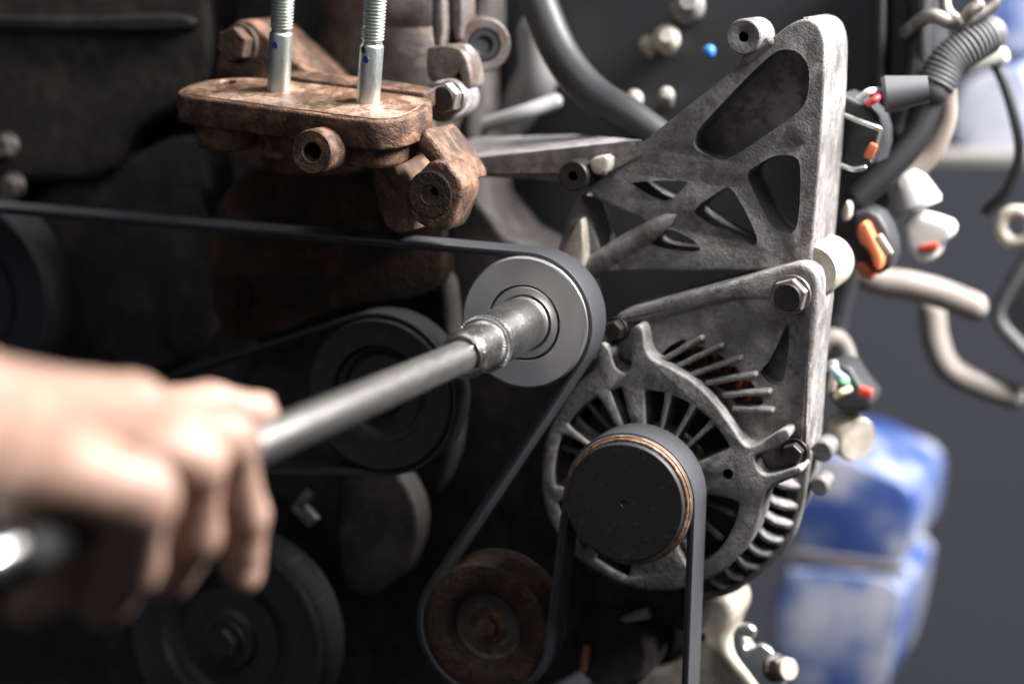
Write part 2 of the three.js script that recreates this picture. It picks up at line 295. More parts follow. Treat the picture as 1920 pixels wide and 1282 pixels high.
{
  const o = thing('tensioner_pulley', 'rusty dished tensioner pulley with a bolt in its middle, below the idler', 'pulley');
  part('rim', turn([[20, -3], [22, -1.2], [24, -0.4], [33, -0.4], [35.6, -1], [36.6, -2.2], [36.4, -4], [35.1, -5], [35.1, -26], [37, -27], [37, -29], [30, -30]], TENS, Z, 96), M.rustDark, o);
  part('dish', turn([[20.5, -2.6], [19.5, -4.2], [18.8, -9], [17, -10], [14, -9.2], [10, -9], [0, -9]], TENS, Z, 72), M.greyIron, o);
  bolt('bolt', '', TENS.clone().add(V3(0, 0, -9.5 * MM)), { flange: 10.5, fh: 1.2, hex: 6.2, hh: 5, mat: M.rust, parent: o });
  part('hub', turn([[0, -28], [18, -28], [18, -60], [0, -60]], TENS, Z, 40), M.cast, o);
}
// ------------------------------------------------------------------ the tool
const SOCK0 = V3(0, 0, 5.5 * MM), SOCK1 = U(866, 669, 84), SD = SOCK1.clone().sub(SOCK0).normalize(), SL = SOCK1.distanceTo(SOCK0) * 1000;
const BARDIR = U(480, 835, 282).sub(SOCK1).normalize();
{
  const o = thing('socket', 'chrome deep socket with a knurled band pushed over the pulley bolt', 'socket');
  const k0 = SL - 32, k1 = SL - 26.5;   // knurled band
  part('hexagon_barrel', turn([[10.4, 3], [10.4, 0.4], [11.4, 0], [13.1, 0], [13.7, 0.7], [13.7, k0 - 1], [13.5, k0]], SOCK0, SD, 72, 0.5, null), M.chrome, o);
  const teeth = []; const N = 46; for (let i = 0; i < N * 4; i++) { const a = (Math.floor(i / 4) + [0, 0.1, 0.52, 0.62][i % 4]) / N * 2 * Math.PI, r = (i % 4 === 1 || i % 4 === 2 ? 14.3 : 12.6) * MM; teeth.push(new THREE.Vector2(Math.cos(a) * r, Math.sin(a) * r)); }
  const tg = new THREE.ExtrudeGeometry(new THREE.Shape(teeth), { depth: 4.4 * MM, bevelEnabled: true, bevelSize: 0.5 * MM, bevelThickness: 0.5 * MM, bevelOffset: -0.5 * MM, bevelSegments: 1 });
  tg.translate(0, 0, k0 * MM + 0.5 * MM); tg.applyQuaternion(new THREE.Quaternion().setFromUnitVectors(Z, SD)); tg.translate(SOCK0.x, SOCK0.y, SOCK0.z);
  part('knurled_band', finish(tg, 0.3), M.chrome, o);
  part('drive_end', turn([[13.3, k1 - 0.4], [12.4, k1], [11.9, k1 + 3], [11.9, SL - 5], [11.7, SL - 2.2], [11.2, SL - 0.5], [10.4, SL], [9.8, SL - 0.2], [9.3, SL - 0.9], [9.2, SL - 8], [0, SL - 8]], SOCK0, SD, 72, 0.5, null), M.chrome, o);
}
{
  const o = thing('extension_bar', 'long worn steel extension bar held in the fist and plugged into the socket', 'extension bar');
  const L = 215, p = SOCK1.clone().addScaledVector(BARDIR, -8 * MM);
  part('shaft', turn([[0, 6], [6.6, 6], [7.9, 9.5], [7.9, L], [0, L]], p, BARDIR, 48, 0.5, null), M.shaft, o);
  part('grip', turn([[7.5, L - 2], [8.2, L - 1], [8.8, L + 3], [8.8, L + 139], [8, L + 145], [6, L + 146]], p, BARDIR, 40), M.grip, o);
  part('end_knob', turn([[6, L + 145], [6.2, L + 149], [6.3, L + 153], [6.3, L + 158], [5.2, L + 163], [0, L + 165]], p, BARDIR, 40, 0.5, null), M.chrome, o);
  const sq = new RoundedBoxGeometry(12 * MM, 12 * MM, 14 * MM, 2, 1 * MM); sq.translate(0, 0, 3 * MM); sq.applyQuaternion(new THREE.Quaternion().setFromUnitVectors(Z, BARDIR)); sq.translate(p.x, p.y, p.z);
  part('drive_square', finish(sq, 0.4), M.shaft, o);
}
// ------------------------------------------------------------------ alternator
{
  const o = thing('alternator', 'grey cast alternator with vent slots, ear plate and a black capped pulley', 'alternator');
  const ac = ALT, ring0 = (r, z) => V3(ac.x, ac.y, z * MM), pol = (r, deg) => new THREE.Vector2(ac.x + r * MM * Math.cos(deg * Math.PI / 180), ac.y + r * MM * Math.sin(deg * Math.PI / 180));
  // pulley
  const pu = part('pulley', turn([[20, -1.5], [33.2, -1.5], [34.2, -2.0], [34.3, -2.7], [33.6, -3.0], [31.2, -3.1], [31.2, -25.2], [33.6, -25.4], [34, -27], [20, -28], [12, -28], [12, -42]], ring0(0, 0), Z, 112), M.steelBolt, o);
  part('rim_ring', turn([[30.6, 0.6], [32.2, 0.6], [32.7, 0.2], [32.9, -0.6], [33.6, -0.8], [33.9, -1.4], [33.9, -2]], ring0(0, 0), Z, 112), M.rustPale, pu);
  part('cap', turn([[31, -1], [31, 3.4], [30.7, 4.0], [30.2, 4.3], [2, 4.3], [1.5, 3.5], [0, 3.4]], ring0(0, 0), Z, 112), M.blackPaint, pu, 'flat black cap of the alternator pulley');
  // front casting: ring, spokes and lugs
  const sector = (a0, a1, r0, r1) => { const p = []; for (let i = 0; i <= 8; i++) p.push(pol(r1, a0 + (a1 - a0) * i / 8)); for (let i = 0; i <= 8; i++) p.push(pol(r0, a1 + (a0 - a1) * i / 8)); return chaikin(p.map((v) => [v.x, v.y]), 2).map(([x, y]) => new THREE.Vector2(x, y)); };
  const holes = [[79.5, 92], [63, 75], [48, 59], [28, 44], [-62, -4], [106, 113], [121, 148], [153, 188], [196, 230], [236, 260]].map(([a, b]) => sector(a, b, 30, a > 150 ? 52 : a > 100 ? 53 : 50.5));
  holes.push(disc(pol(45, 13).x, pol(45, 13).y, 4.2, 24));
  const outline = [[1183, 640], [1184, 616], [1196, 608], [1207, 618], [1209, 655], [1225, 676], [1265, 692], [1310, 722], [1350, 766], [1378, 808], [1398, 840], [1425, 832], [1468, 803], [1481, 806], [1482, 820], [1460, 840], [1425, 850], [1412, 858], [1428, 893], [1460, 888], [1500, 873], [1507, 888], [1470, 903], [1438, 918], [1430, 945], [1425, 975], [1410, 1012], [1382, 1050], [1350, 1076], [1300, 1102], [1230, 1112], [1150, 1092], [1070, 1042], [1025, 970], [1012, 900], [1018, 830], [1045, 765], [1085, 715], [1118, 690], [1118, 655], [1128, 640], [1143, 655], [1152, 690], [1170, 700], [1184, 690]];
  part('front_ring', plate(outline, -34, 20, { worldHoles: holes, bevel: 1.4, round: 2 }), M.cast, o);
  // ribs that stand in the openings behind the spokes
  for (const [a, r0, r1] of [[-17, 30, 47], [-36, 30, 47], [133, 34, 54], [165, 36, 54]]) {
    const A = pol(r0, a), B = pol(r1, a); part('vent_rib', tube([V3(A.x, A.y, -46 * MM), V3(B.x, B.y, -44 * MM)], 1.9, 4, 10), M.cast, o);
  }
  bolt('cover_screw', '', V3(pol(40, 101).x, pol(40, 101).y, -40 * MM), { flange: 5.5, fh: 3, hex: 3, hh: 2, mat: M.cast, parent: o });
  bolt('cover_screw', '', V3(pol(36, 9).x, pol(36, 9).y, -39 * MM), { flange: 5.5, fh: 2, hex: 3, hh: 1.6, mat: M.cast, parent: o });
  // ear plate
  const slats = [[1236, 679, 1318, 632], [1268, 687, 1356, 646], [1300, 700, 1390, 669], [1329, 716, 1419, 700], [1361, 738, 1446, 732], [1380, 763, 1451, 767]];
  const slots = [[[1222, 676], [1266, 634], [1302, 634], [1240, 678]], [[1474, 600], [1485, 615], [1483, 650], [1477, 705], [1465, 724], [1445, 724], [1428, 708], [1420, 696], [1444, 670]]];
  for (let i = 0; i < 5; i++) { const [a, b, c, d] = slats[i], [e, f, g, h] = slats[i + 1], L = (p, q, t) => p + (q - p) * t; slots.push([[L(a, c, 0.03), L(b, d, 0.03) + 4], [L(a, c, 0.85), L(b, d, 0.85) + 3], [L(e, g, 0.78), L(f, h, 0.78)], [L(e, g, 0.0), L(f, h, 0.0)]]); }
  const ear = [[1142, 612], [1150, 596], [1172, 584], [1250, 566], [1370, 533], [1485, 497], [1508, 497], [1527, 510], [1535, 535], [1531, 580], [1522, 640], [1514, 760], [1509, 850], [1503, 885], [1440, 890], [1400, 850], [1345, 775], [1290, 715], [1200, 690], [1150, 660]];
  const ep = part('ear_plate', plate(ear, -48, 7, { holes: slots, bevel: 1, round: 2, holeRound: 1 }), M.cast, o);
  // raised border of the ear plate
  part('border_rib', plate([[1146, 606], [1158, 586], [1200, 574], [1360, 531], [1490, 492], [1514, 496], [1533, 513], [1537, 550], [1532, 600], [1522, 690], [1515, 800], [1510, 860], [1498, 850], [1503, 690], [1510, 600], [1500, 580], [1440, 560], [1380, 560], [1220, 603], [1170, 612]], -46, 40, { bevel: 2.6 }), M.cast, ep);
  part('recess_floor', plate([[1400, 560], [1500, 560], [1495, 760], [1400, 760]], -60, 3, { round: 1, bevel: 0.5 }), M.cast, ep);
  // slats proud of the slots
  for (const [a, b, c, d] of slats) {
    const A = U(a, b, -47), B = U(c, d, -47), g = new RoundedBoxGeometry(A.distanceTo(B) + 2 * MM, 3 * MM, 14 * MM, 3, 1.4 * MM);
    g.rotateZ(Math.atan2(B.y - A.y, B.x - A.x)); const m = A.clone().lerp(B, 0.5); g.translate(m.x, m.y, m.z - 2 * MM); part('slat', finish(g, 0.6), M.cast, ep);
  }
  // copper windings and the dark core inside
  part('core', turn([[0, -82], [50, -82], [54, -86], [54, -118]], ring0(0, 0), Z, 64), M.blackPlastic, o);
  const cop = []; for (let i = 0; i < 40; i++) { const a = 28 + i * 1.25 + rr(-0.5, 0.5), A = pol(rr(57, 60), a), B = pol(rr(66, 72), a + rr(3, 8)); cop.push(tube([V3(A.x, A.y, rr(-70, -64) * MM), V3(B.x, B.y, rr(-72, -66) * MM)], 0.9, 4, 6)); }
  const cw = part('copper_winding', cop, M.copper, o); cw.userData.kind = 'stuff';
  part('stator_ring', turn([[72, -84], [66, -78], [58, -78], [58, -100]], ring0(0, 0), Z, 90), M.blackPlastic, o);
  // cooling fins low on the side: each bends from the ring out and back to the rim
  for (const [a, b, c, d, e, f] of [[1440, 902, 1472, 922, 1504, 916], [1432, 934, 1460, 960, 1498, 952], [1427, 964, 1453, 994, 1488, 986], [1416, 993, 1438, 1026, 1470, 1016], [1397, 1019, 1418, 1052, 1449, 1040], [1376, 1041, 1395, 1076, 1425, 1063], [1352, 1060, 1370, 1094, 1398, 1084], [1326, 1074, 1340, 1106, 1368, 1102]]) {
    const cv = new THREE.QuadraticBezierCurve3(U(a, b, -46), U(c, d, -62), U(e, f, -80)), P = [], I = [], n = 14, m = 10;
    for (let i = 0; i <= n; i++) { // flat bar, deeper and wider towards the rim
      const t = i / n, p = cv.getPoint(t), tg = cv.getTangent(t), side = V3(-tg.y, tg.x, 0).normalize(), w = (1.5 + 1.3 * t) * MM, dp = (6 + 3 * t) * MM, nn = tg.clone().cross(side).normalize(); if (nn.z < 0) nn.negate();
      for (let j = 0; j < m; j++) { const q = j / m * 2 * Math.PI, x = Math.sign(Math.cos(q)) * Math.abs(Math.cos(q)) ** 0.6, y = Math.sign(Math.sin(q)) * Math.abs(Math.sin(q)) ** 0.6; P.push(p.x + side.x * w * x + nn.x * dp * (y - 1) * 0.5, p.y + side.y * w * x + nn.y * dp * (y - 1) * 0.5, p.z + nn.z * dp * (y - 1) * 0.5); }
    }
    for (let i = 0; i < n; i++) for (let j = 0; j < m; j++) { const k = i * m + j, l = i * m + (j + 1) % m; I.push(k, l, k + m, l, l + m, k + m); }
    const g0 = new THREE.BufferGeometry(); g0.setAttribute('position', new THREE.Float32BufferAttribute(P, 3)); g0.setIndex(I); g0.computeVertexNormals(); part('cooling_fin', finish(g0, 0.9), M.cast, o);
  }
  part('rim', tube(px([[1516, 850, -80], [1508, 900, -80], [1500, 950, -82], [1484, 1000, -82], [1458, 1034, -82], [1430, 1062, -82], [1398, 1088, -82], [1366, 1106, -82], [1320, 1118, -82]]), 2.4, 60, 12), M.cast, o);
  part('vent_floor', plate([[1400, 880], [1440, 880], [1512, 850], [1506, 922], [1497, 962], [1482, 1002], [1461, 1034], [1425, 1068], [1393, 1092], [1367, 1108], [1320, 1118], [1280, 1100], [1370, 1030], [1400, 960]], -86, 6, { round: 1, bevel: 1 }), M.blackPlastic, o);
  part('stator_shell', turn([[62, -94], [67.5, -94.5], [67.5, -108], [62, -109]], ring0(0, 0), Z, 100), M.darkBolt, o);
  part('rear_housing', turn([[60, -107], [70, -107], [71.5, -108.5], [71.5, -120], [70, -140], [64, -152], [50, -156], [0, -156]], ring0(0, 0), Z, 100), M.cast, o);
  for (const [x, y, r] of [[1548, 840, 6], [1543, 905, 5]]) part('rear_lug', turn([[0, -8], [r, -8], [r, 8], [r - 1, 9], [0, 9]], U(x, y, -112), Z, 24), M.cast, o);
  bolt('ear_bolt', '', U(1485, 552, -47), { flange: 10.6, fh: 2, hex: 9.4, hh: 6, boss: 7.1, bh: 3.5, mat: M.steelBolt, parent: o });
  bolt('through_bolt', '', U(1158, 616, -48), { flange: 6.6, fh: 2.5, hex: 5.6, hh: 7, mat: M.darkBolt, parent: o });
  bolt('through_bolt', '', U(1492, 845, -48), { flange: 7.4, fh: 3, hex: 5.6, hh: 7, mat: M.darkBolt, parent: o });
  part('rear_cap', turn([[0, 0], [9, 0], [12.5, 3], [13, 18], [12, 20], [0, 20]], U(1568, 805, -170), V3(0.75, -0.1, 0.6), 48), M.castPale, o);
}
// ------------------------------------------------------------------ webbed triangular bracket
{
  const o = thing('accessory_bracket', 'webbed triangular cast aluminium bracket above the alternator', 'bracket');
  const outline = [[1447, 72], [1478, 46], [1508, 33], [1534, 42], [1547, 70], [1549, 110], [1545, 200], [1537, 320], [1526, 450], [1518, 512], [1400, 506], [1250, 507], [1160, 510], [1130, 508], [1140, 486], [1205, 452], [1218, 422], [1196, 406], [1106, 368], [1104, 350], [1130, 332], [1175, 290], [1300, 190], [1400, 110]];
  const holes = [
    [[1440, 100], [1475, 88], [1505, 100], [1521, 130], [1517, 185], [1497, 215], [1440, 252], [1372, 300], [1345, 300], [1300, 282], [1300, 250], [1330, 215]],
    [[1420, 308], [1455, 288], [1492, 290], [1505, 310], [1502, 400], [1494, 436], [1466, 440], [1444, 422], [1404, 345], [1400, 322]],
    [[1345, 360], [1364, 347], [1382, 360], [1424, 440], [1420, 462], [1394, 460], [1303, 408], [1300, 388]],
    [[1183, 336], [1290, 333], [1292, 346], [1262, 374], [1240, 380], [1182, 348]],
    [[1238, 430], [1265, 428], [1309, 452], [1316, 472], [1292, 475], [1224, 466], [1220, 448]]];
  const grow = (l) => { const n = l.length, cx_ = l.reduce((q, p) => q + p[0], 0) / n, cy_ = l.reduce((q, p) => q + p[1], 0) / n; return l.map(([x, y]) => { const d = Math.hypot(x - cx_, y - cy_); return [cx_ + (x - cx_) * (1 + 5 / d), cy_ + (y - cy_) * (1 + 5 / d)]; }); };
  const web = part('web_plate', plate(outline, -60, 30, { holes: holes.map(grow), bevel: 1.6 }), M.cast, o);
  part('side_flange', plate([[1500, 33], [1512, 31.5], [1536, 40], [1549, 68], [1551, 110], [1547, 200], [1539, 320], [1528, 450], [1521, 512], [1508, 512], [1520, 330], [1530, 120], [1520, 60]], -61.5, 54, { bevel: 3, round: 2 }), M.cast, o);
  part('edge_ridge', tube(px([[1443, 78, -60], [1400, 112, -60]]), 2.6, 6, 12), M.cast, web);
  part('ear_boss', turn([[2.6, -2], [2.6, 0.2], [3.4, 0.6], [8.2, 0.6], [8.9, 0], [9.2, -1], [9.2, -28], [0, -28], [2.6, -20]], U(1395, 69, -54), Z, 48), M.cast, o);
  part('strut', turn([[0, 0], [6.2, 0], [6, 30], [5, 46], [3.6, 56], [0, 62]], U(1098, 508, -64), U(1275, 398, -60).sub(U(1098, 508, -64)), 40), M.cast, o);
  part('mark', turn([[0, 0], [6, 0], [6, 0.5], [5.4, 0.8], [0, 0.8]], U(1500, 248, -60.3), Z, 32), M.cast, web);
  part('lower_sleeve', turn([[0, -45], [13.5, -45], [14.5, -43], [14.5, -3], [13.5, -1.5], [9, -1.5], [0, -1.5]], U(1518, 512, -62), Z, 48), M.castPale, o);
  part('recess_floor', plate([[1280, 250], [1430, 90], [1480, 75], [1535, 90], [1530, 190], [1380, 310], [1300, 300]], -86, 4, { round: 1 }), M.cast, o);
}
// ------------------------------------------------------------------ rusty engine mount and its studs
{
  const o = thing('engine_mount', 'rusty cast engine mount with a flat flange that carries two studs', 'engine mount');
  const A = U(321, 176, 24), B = U(742, 232, 32), X = B.clone().sub(A).normalize(), L = A.distanceTo(B) * 1000;
  const back = V3(0, Math.sin(0.2), -Math.cos(0.2)); back.addScaledVector(X, -back.dot(X)).normalize(); const up = X.clone().cross(back).multiplyScalar(1).normalize(); if (up.y < 0) up.negate();
  const frame = (lift = 0) => { const m = new THREE.Matrix4().makeBasis(X, back, up.clone()); if (m.determinant() < 0) m.makeBasis(X, back, up.clone().negate()); const p = A.clone().addScaledVector(up, lift * MM); m.setPosition(p); return m; };
  const slab = (pts, top, t, bevel, round = 2, holes = []) => {
    const s = new THREE.Shape(chaikin(pts, round).map(([x, y]) => new THREE.Vector2(x * MM, y * MM))); for (const [hx, hy, hr] of holes) { const h = new THREE.Path(); h.absarc(hx * MM, hy * MM, hr * MM, 0, 7, true); s.holes.push(h); }
    const b = bevel * MM, g = new THREE.ExtrudeGeometry(s, { depth: t * MM - 2 * b, bevelEnabled: true, bevelSize: b, bevelThickness: b, bevelOffset: -b, bevelSegments: 3, curveSegments: 16 });
    g.translate(0, 0, b - t * MM + top * MM);
    const m = new THREE.Matrix4().makeBasis(X, back, up).setPosition(A); g.applyMatrix4(m);
    if (m.determinant() < 0) { const p = g.attributes.position; for (let i = 0; i < p.count; i += 3) for (const q of ['X', 'Y', 'Z']) { const a = p['get' + q](i + 1); p['set' + q](i + 1, p['get' + q](i + 2)); p['set' + q](i + 2, a); } g.computeVertexNormals(); }
    return finish(g, 0.6);
  };
  part('flange', slab([[-2, 12], [0, 3], [8, -1], [60, -1], [L - 16, -2], [L - 7, 3], [L + 1, 14], [L + 1, 38], [L - 6, 50], [60, 50], [20, 46], [4, 34], [-2, 22]], 0, 16, 1.8, 2, [[16, 30, 4.5]]), M.rust, o);
  part('raised_pad', slab([[30, 46], [L - 14, 47], [L - 8, 49], [L - 8, 62], [30, 62]], 2.2, 10, 1.2, 1), M.rust, o);
  part('machined_face', slab([[2, 12], [4, 5], [10, 2], [60, 2], [L - 17, 1.5], [L - 9, 5], [L - 2.5, 15], [L - 2.5, 37], [L - 9, 46], [60, 45], [22, 42], [7, 32], [2, 21]], 0.5, 1.4, 0.3, 2, [[16, 30, 4.4]]), M.rustPale, o);
  part('under_flange', slab([[70, 10], [82, 3], [L - 18, 3], [L - 6, 9], [L - 4, 36], [L - 10, 50], [70, 50]], -16.4, 11, 2.6, 2), M.rust, o);
  part('foot_pad', slab([[6, 6], [16, 2], [38, 6], [40, 40], [10, 40]], -16.4, 14, 3, 2), M.rust, o);
  part('foot_pad', slab([[46, 6], [56, 3], [66, 6], [66, 40], [46, 40]], -16.4, 14, 3, 2), M.rust, o);
  // round boss with a bore, below the flange
  part('boss', turn([[4.6, -14], [4.6, -0.6], [5.4, 0], [10.6, 0], [11.3, -0.8], [11.5, -2], [11.5, -60], [0, -60], [0, -14]], U(584, 285, 44), Z, 56), M.rust, o);
  // upright with the upper bolt
  part('upright', plate([[395, 150], [412, 90], [432, 42], [462, 34], [492, 60], [560, 120], [620, 170], [760, 220], [760, 330], [420, 330]], -38, 46, { bevel: 2 }), M.rust, o);
  // lower lug on the right, turned a little to the light
  const lug = new THREE.Group(); lug.name = 'side_lug'; o.add(lug);
  part('lug_plate', plate([[786, 322], [806, 300], [836, 302], [852, 322], [869, 346], [864, 374], [844, 426], [830, 435], [800, 430], [768, 408], [762, 362], [770, 336]], 12, 24, { bevel: 2.2, round: 1, worldHoles: [disc(U(816, 358, 12).x, U(816, 358, 12).y, 4.6)] }), M.rust, lug);
  part('hole_boss', turn([[4.7, -4], [4.7, 1.2], [5.2, 1.8], [11.4, 1.8], [12.4, 1], [13, -3]], U(808, 364, 11), Z, 48), M.rustDark, lug);
  part('lug_arm', plate([[772, 262], [792, 240], [806, 252], [846, 306], [864, 340], [850, 348], [820, 318], [796, 300]], 6, 40, { bevel: 3, round: 1 }), M.rust, lug);
  part('web', plate([[396, 300], [720, 318], [820, 330], [835, 425], [830, 560], [640, 575], [500, 640], [392, 640]], -66, 16, { bevel: 2 }), M.rustDark, o);
  part('gusset', plate([[690, 310], [722, 318], [770, 432], [745, 440], [716, 420]], 2, 66, { bevel: 1.5, round: 1 }), M.rust, o);
  bolt('mount_bolt', '', U(452, 82, -36), { flange: 11, fh: 3, hex: 9.6, hh: 9, mat: M.rustDark, parent: o });
  bolt('mount_bolt', '', U(438, 556, -64), { flange: 12, fh: 3, hex: 8.5, hh: 9, mat: M.rustDark, parent: o });
  // paint drip on the flange's edge
  part('paint_drip', (() => { const s = new THREE.SphereGeometry(1, 12, 8); s.scale(0.9 * MM, 2 * MM, 0.5 * MM); const p = U(562, 217, 29); s.translate(p.x, p.y, p.z); return finish(s, 0); })(), M.plain(0.08, 0.14, 0.2, 0.5), o);

  // studs
  for (const [bx, by, zb, tx, ty, ym, label, marks] of [
    [520, 186, -2, 533, -60, 44, 'zinc plated threaded stud with one blue paint dot, standing on the rusty flange', [[515, 80]]],
    [688, 213, 2, 707, -60, 66, 'zinc plated threaded stud with two paint dots, standing on the rusty flange', [[686, 107], [681, 90]]]]) {
    const st = thing('threaded_stud', label, 'stud', 'studs on the engine mount');
    const P = U(bx, by + 8, zb), Q = U(tx, ty, zb + 10), dir = Q.clone().sub(P).normalize(), f = (by - ym) / (by + 8 - ty), len = P.distanceTo(Q) * 1000, m = len * f, r = 6.1;
    part('shank', turn([[0, 0], [r, 0], [r, m - 3], [r - 0.3, m - 2.2], [r - 0.9, m - 1.4], [r - 1, m], [0, m]], P, dir, 40, 0.5, null), M.zinc, st);
    const prof = [[r - 1, m]]; for (let s = m + 0.3; s < len; s += 1.75) prof.push([r - 1.15, s], [r - 0.05, s + 0.7], [r - 0.05, s + 0.95], [r - 1.15, s + 1.65]);
    part('thread', turn(prof, P, dir, 40, 0.3, null), M.zinc, st);
    marks.forEach(([mx, my], i) => {
      const d = rayDir(mx, my), w = P.clone().sub(CAMP), n = d.clone().cross(dir).normalize(), n2 = dir.clone().cross(n), t = w.dot(n2) / d.dot(n2), hit = CAMP.clone().addScaledVector(d, t), along = hit.clone().sub(P).dot(dir), ax = P.clone().addScaledVector(dir, along);
      let out = hit.clone().sub(ax); const lat = Math.min(out.length(), r * MM * 0.95), toCam = CAMP.clone().sub(ax); toCam.addScaledVector(dir, -toCam.dot(dir)).normalize();
      const side = out.lengthSq() > 1e-12 ? out.normalize() : n; const nrm = side.clone().multiplyScalar(lat).addScaledVector(toCam, Math.sqrt((r * MM) ** 2 - lat ** 2)).normalize();
      const s = new THREE.SphereGeometry(1, 14, 8); s.scale(1.7 * MM, 1.9 * MM, 0.35 * MM); s.applyQuaternion(new THREE.Quaternion().setFromUnitVectors(Z, nrm)); const c = ax.clone().addScaledVector(nrm, r * MM); s.translate(c.x, c.y, c.z);
      part('paint_dot', finish(s, 0), i ? M.plain(0.02, 0.015, 0.02, 0.5) : M.plain(0.015, 0.03, 0.25, 0.45), st);
    });
  }
}
// ------------------------------------------------------------------ engine block and what is bolted to it
{
  const o = thing('engine_block', 'dark grimy cast iron engine block with a stepped front cover', 'engine');
  part('block_wall', plate([[-700, -300], [880, -300], [880, 240], [900, 420], [1100, 520], [1100, 1500], [-700, 1500]], -130, 60, { round: 1, bevel: 4 }), M.iron, o);
  part('timing_cover', plate([[-500, -200], [360, -200], [390, 10], [400, 90], [372, 190], [250, 240], [210, 330], [130, 345], [-500, 345]], -92, 36, { round: 2, bevel: 6 }), M.iron, o);
  part('cover_rib', plate([[-200, 20], [120, 34], [330, 22], [372, 40], [340, 62], [120, 60], [-200, 50]], -86, 10, { round: 2, bevel: 3 }), M.iron, o);
  part('lower_cover', plate([[150, 300], [250, 290], [320, 250], [400, 260], [400, 700], [100, 700], [-50, 500], [60, 380]], -100, 30, { round: 2, bevel: 5 }), M.iron, o);
  part('side_panel', plate([[300, 350], [396, 360], [396, 640], [300, 660]], -84, 14, { round: 1, bevel: 2 }), M.iron, o);
  // cylinder housing at the top
  part('cylinder_housing', turn([[0, -60], [40, -60], [43, -52], [44, -10], [41, 0], [44, 8], [44, 90], [0, 90]], U(740, 40, -125), V3(0.05, 1, 0.02), 64), M.greyIron, o);
  part('vertical_rib', plate([[808, -60], [828, -60], [834, 90], [808, 96]], -70, 20, { round: 1, bevel: 2 }), M.greyIron, o);
  part('vertical_rib', plate([[842, -60], [866, -60], [868, 70], [846, 80]], -78, 20, { round: 1, bevel: 2 }), M.greyIron, o);
  part('pump_body', plate([[500, 560], [640, 520], [830, 480], [850, 620], [860, 900], [700, 1010], [560, 1010], [430, 800]], -84, 20, { round: 2, bevel: 5 }), M.iron, o);
  part('lower_bracket', plate([[640, 860], [700, 840], [760, 900], [790, 980], [760, 1080], [690, 1130], [640, 1100], [625, 960]], -60, 20, { round: 2, bevel: 3 }), M.iron, o);
  part('upper_lip', plate([[420, 590], [560, 540], [690, 540], [700, 560], [570, 575], [440, 630]], -78, 10, { round: 2, bevel: 2.5 }), M.greyIron, o);
  for (const [x, y] of [[14, 272], [26, 348]]) bolt('cover_bolt', '', U(x, y, -92), { flange: 8, fh: 2, hex: 7, hh: 7, mat: M.steelBolt, parent: o });
}
{
  const o = thing('pipe_clamp', 'pale cast clamp held by a hexagon bolt beside the rusty mount', 'clamp');
  part('clamp_plate', plate([[798, 94], [806, 86], [846, 84], [868, 94], [878, 118], [884, 150], [880, 168], [866, 162], [860, 130], [850, 150], [800, 160]], -50, 20, { round: 2, bevel: 1.5 }), M.greyIron, o);
  part('sleeve', turn([[0, 0], [10, 0], [11, 1], [11, 26], [10, 27], [0, 27]], U(866, 180, -64), V3(-0.05, -0.05, 1), 40), M.cast, o);
  part('tail', plate([[862, 80], [880, 90], [893, 150], [884, 164], [872, 150], [868, 100]], -58, 8, { round: 2, bevel: 1.2 }), M.cast, o);
  bolt('clamp_bolt', '', U(846, 182, -40), { flange: 9.2, fh: 3, hex: 8.2, hh: 8, boss: 6.4, bh: 2.5, mat: M.steelBolt, bossMat: M.darkBolt, parent: o });
}
{
  const o = thing('gasket_flange', 'oval grey flange with a dark rubber ring next to the pale clamp', 'flange');
  const c = U(908, 84, -90), d = V3(0.55, -0.05, 0.8);
  part('flange_body', turn([[0, -14], [14, -14], [15, -12], [15, -1], [14, 0], [9.5, 0], [9.5, -3], [0, -3]], c, d, 48), M.greyIron, o);
  part('rubber_ring', turn([[4.6, -2], [5.2, -0.6], [8.4, -0.6], [9.3, -2]], c, d, 40), M.rubber, o);
  part('port', turn([[0, -2.4], [4.5, -2.4]], c, d, 24), M.blackPlastic, o);
}
{
  const o = thing('support_arm', 'flat cast arm with a bright edge reaching from the block to the webbed bracket', 'bracket');
  const p = [U(846, 300, -72), U(1142, 296, -58), U(1205, 262, -58), U(1080, 252, -120), U(850, 258, -140)];
  const top = p.map((v) => v.clone()), s = [], tri = (a, b, c) => s.push(...a.toArray(), ...b.toArray(), ...c.toArray()), lo = p.map((v) => v.clone().add(V3(0, -0.0075, 0)));
  for (let i = 1; i + 1 < p.length; i++) { tri(top[0], top[i], top[i + 1]); tri(lo[0], lo[i + 1], lo[i]); }
  for (let i = 0; i < p.length; i++) { const j = (i + 1) % p.length; tri(lo[i], lo[j], top[j]); tri(lo[i], top[j], top[i]); }
  const g = new THREE.BufferGeometry(); g.setAttribute('position', new THREE.Float32BufferAttribute(s, 3)); g.computeVertexNormals();
  part('arm_plate', finish(g, 0.3), M.cast, o);
  part('under_web', plate([[850, 306], [1140, 308], [1130, 335], [1060, 345], [1000, 336], [860, 330]], -76, 8, { round: 1 }), M.cast, o);
  part('end_block', plate([[1105, 296], [1142, 290], [1140, 322], [1120, 330], [1106, 318]], -48, 26, { round: 1, bevel: 1.5 }), M.castPale, o);
  part('boss', turn([[2.6, -6], [2.6, 0], [7.4, 0], [8.2, -1], [8.2, -30], [0, -30], [0, -6]], U(1074, 330, -44), Z, 40), M.darkBolt, o);
  part('gusset', plate([[1078, 372], [1092, 366], [1104, 400], [1128, 470], [1120, 500], [1040, 500], [1048, 450]], -62, 30, { round: 1, bevel: 2 }), M.cast, o);
  part('gusset_rib', plate([[1086, 410], [1092, 412], [1098, 480], [1092, 510], [1040, 510], [1052, 470]], -54, 14, { round: 1, bevel: 2 }), M.castPale, o);
}
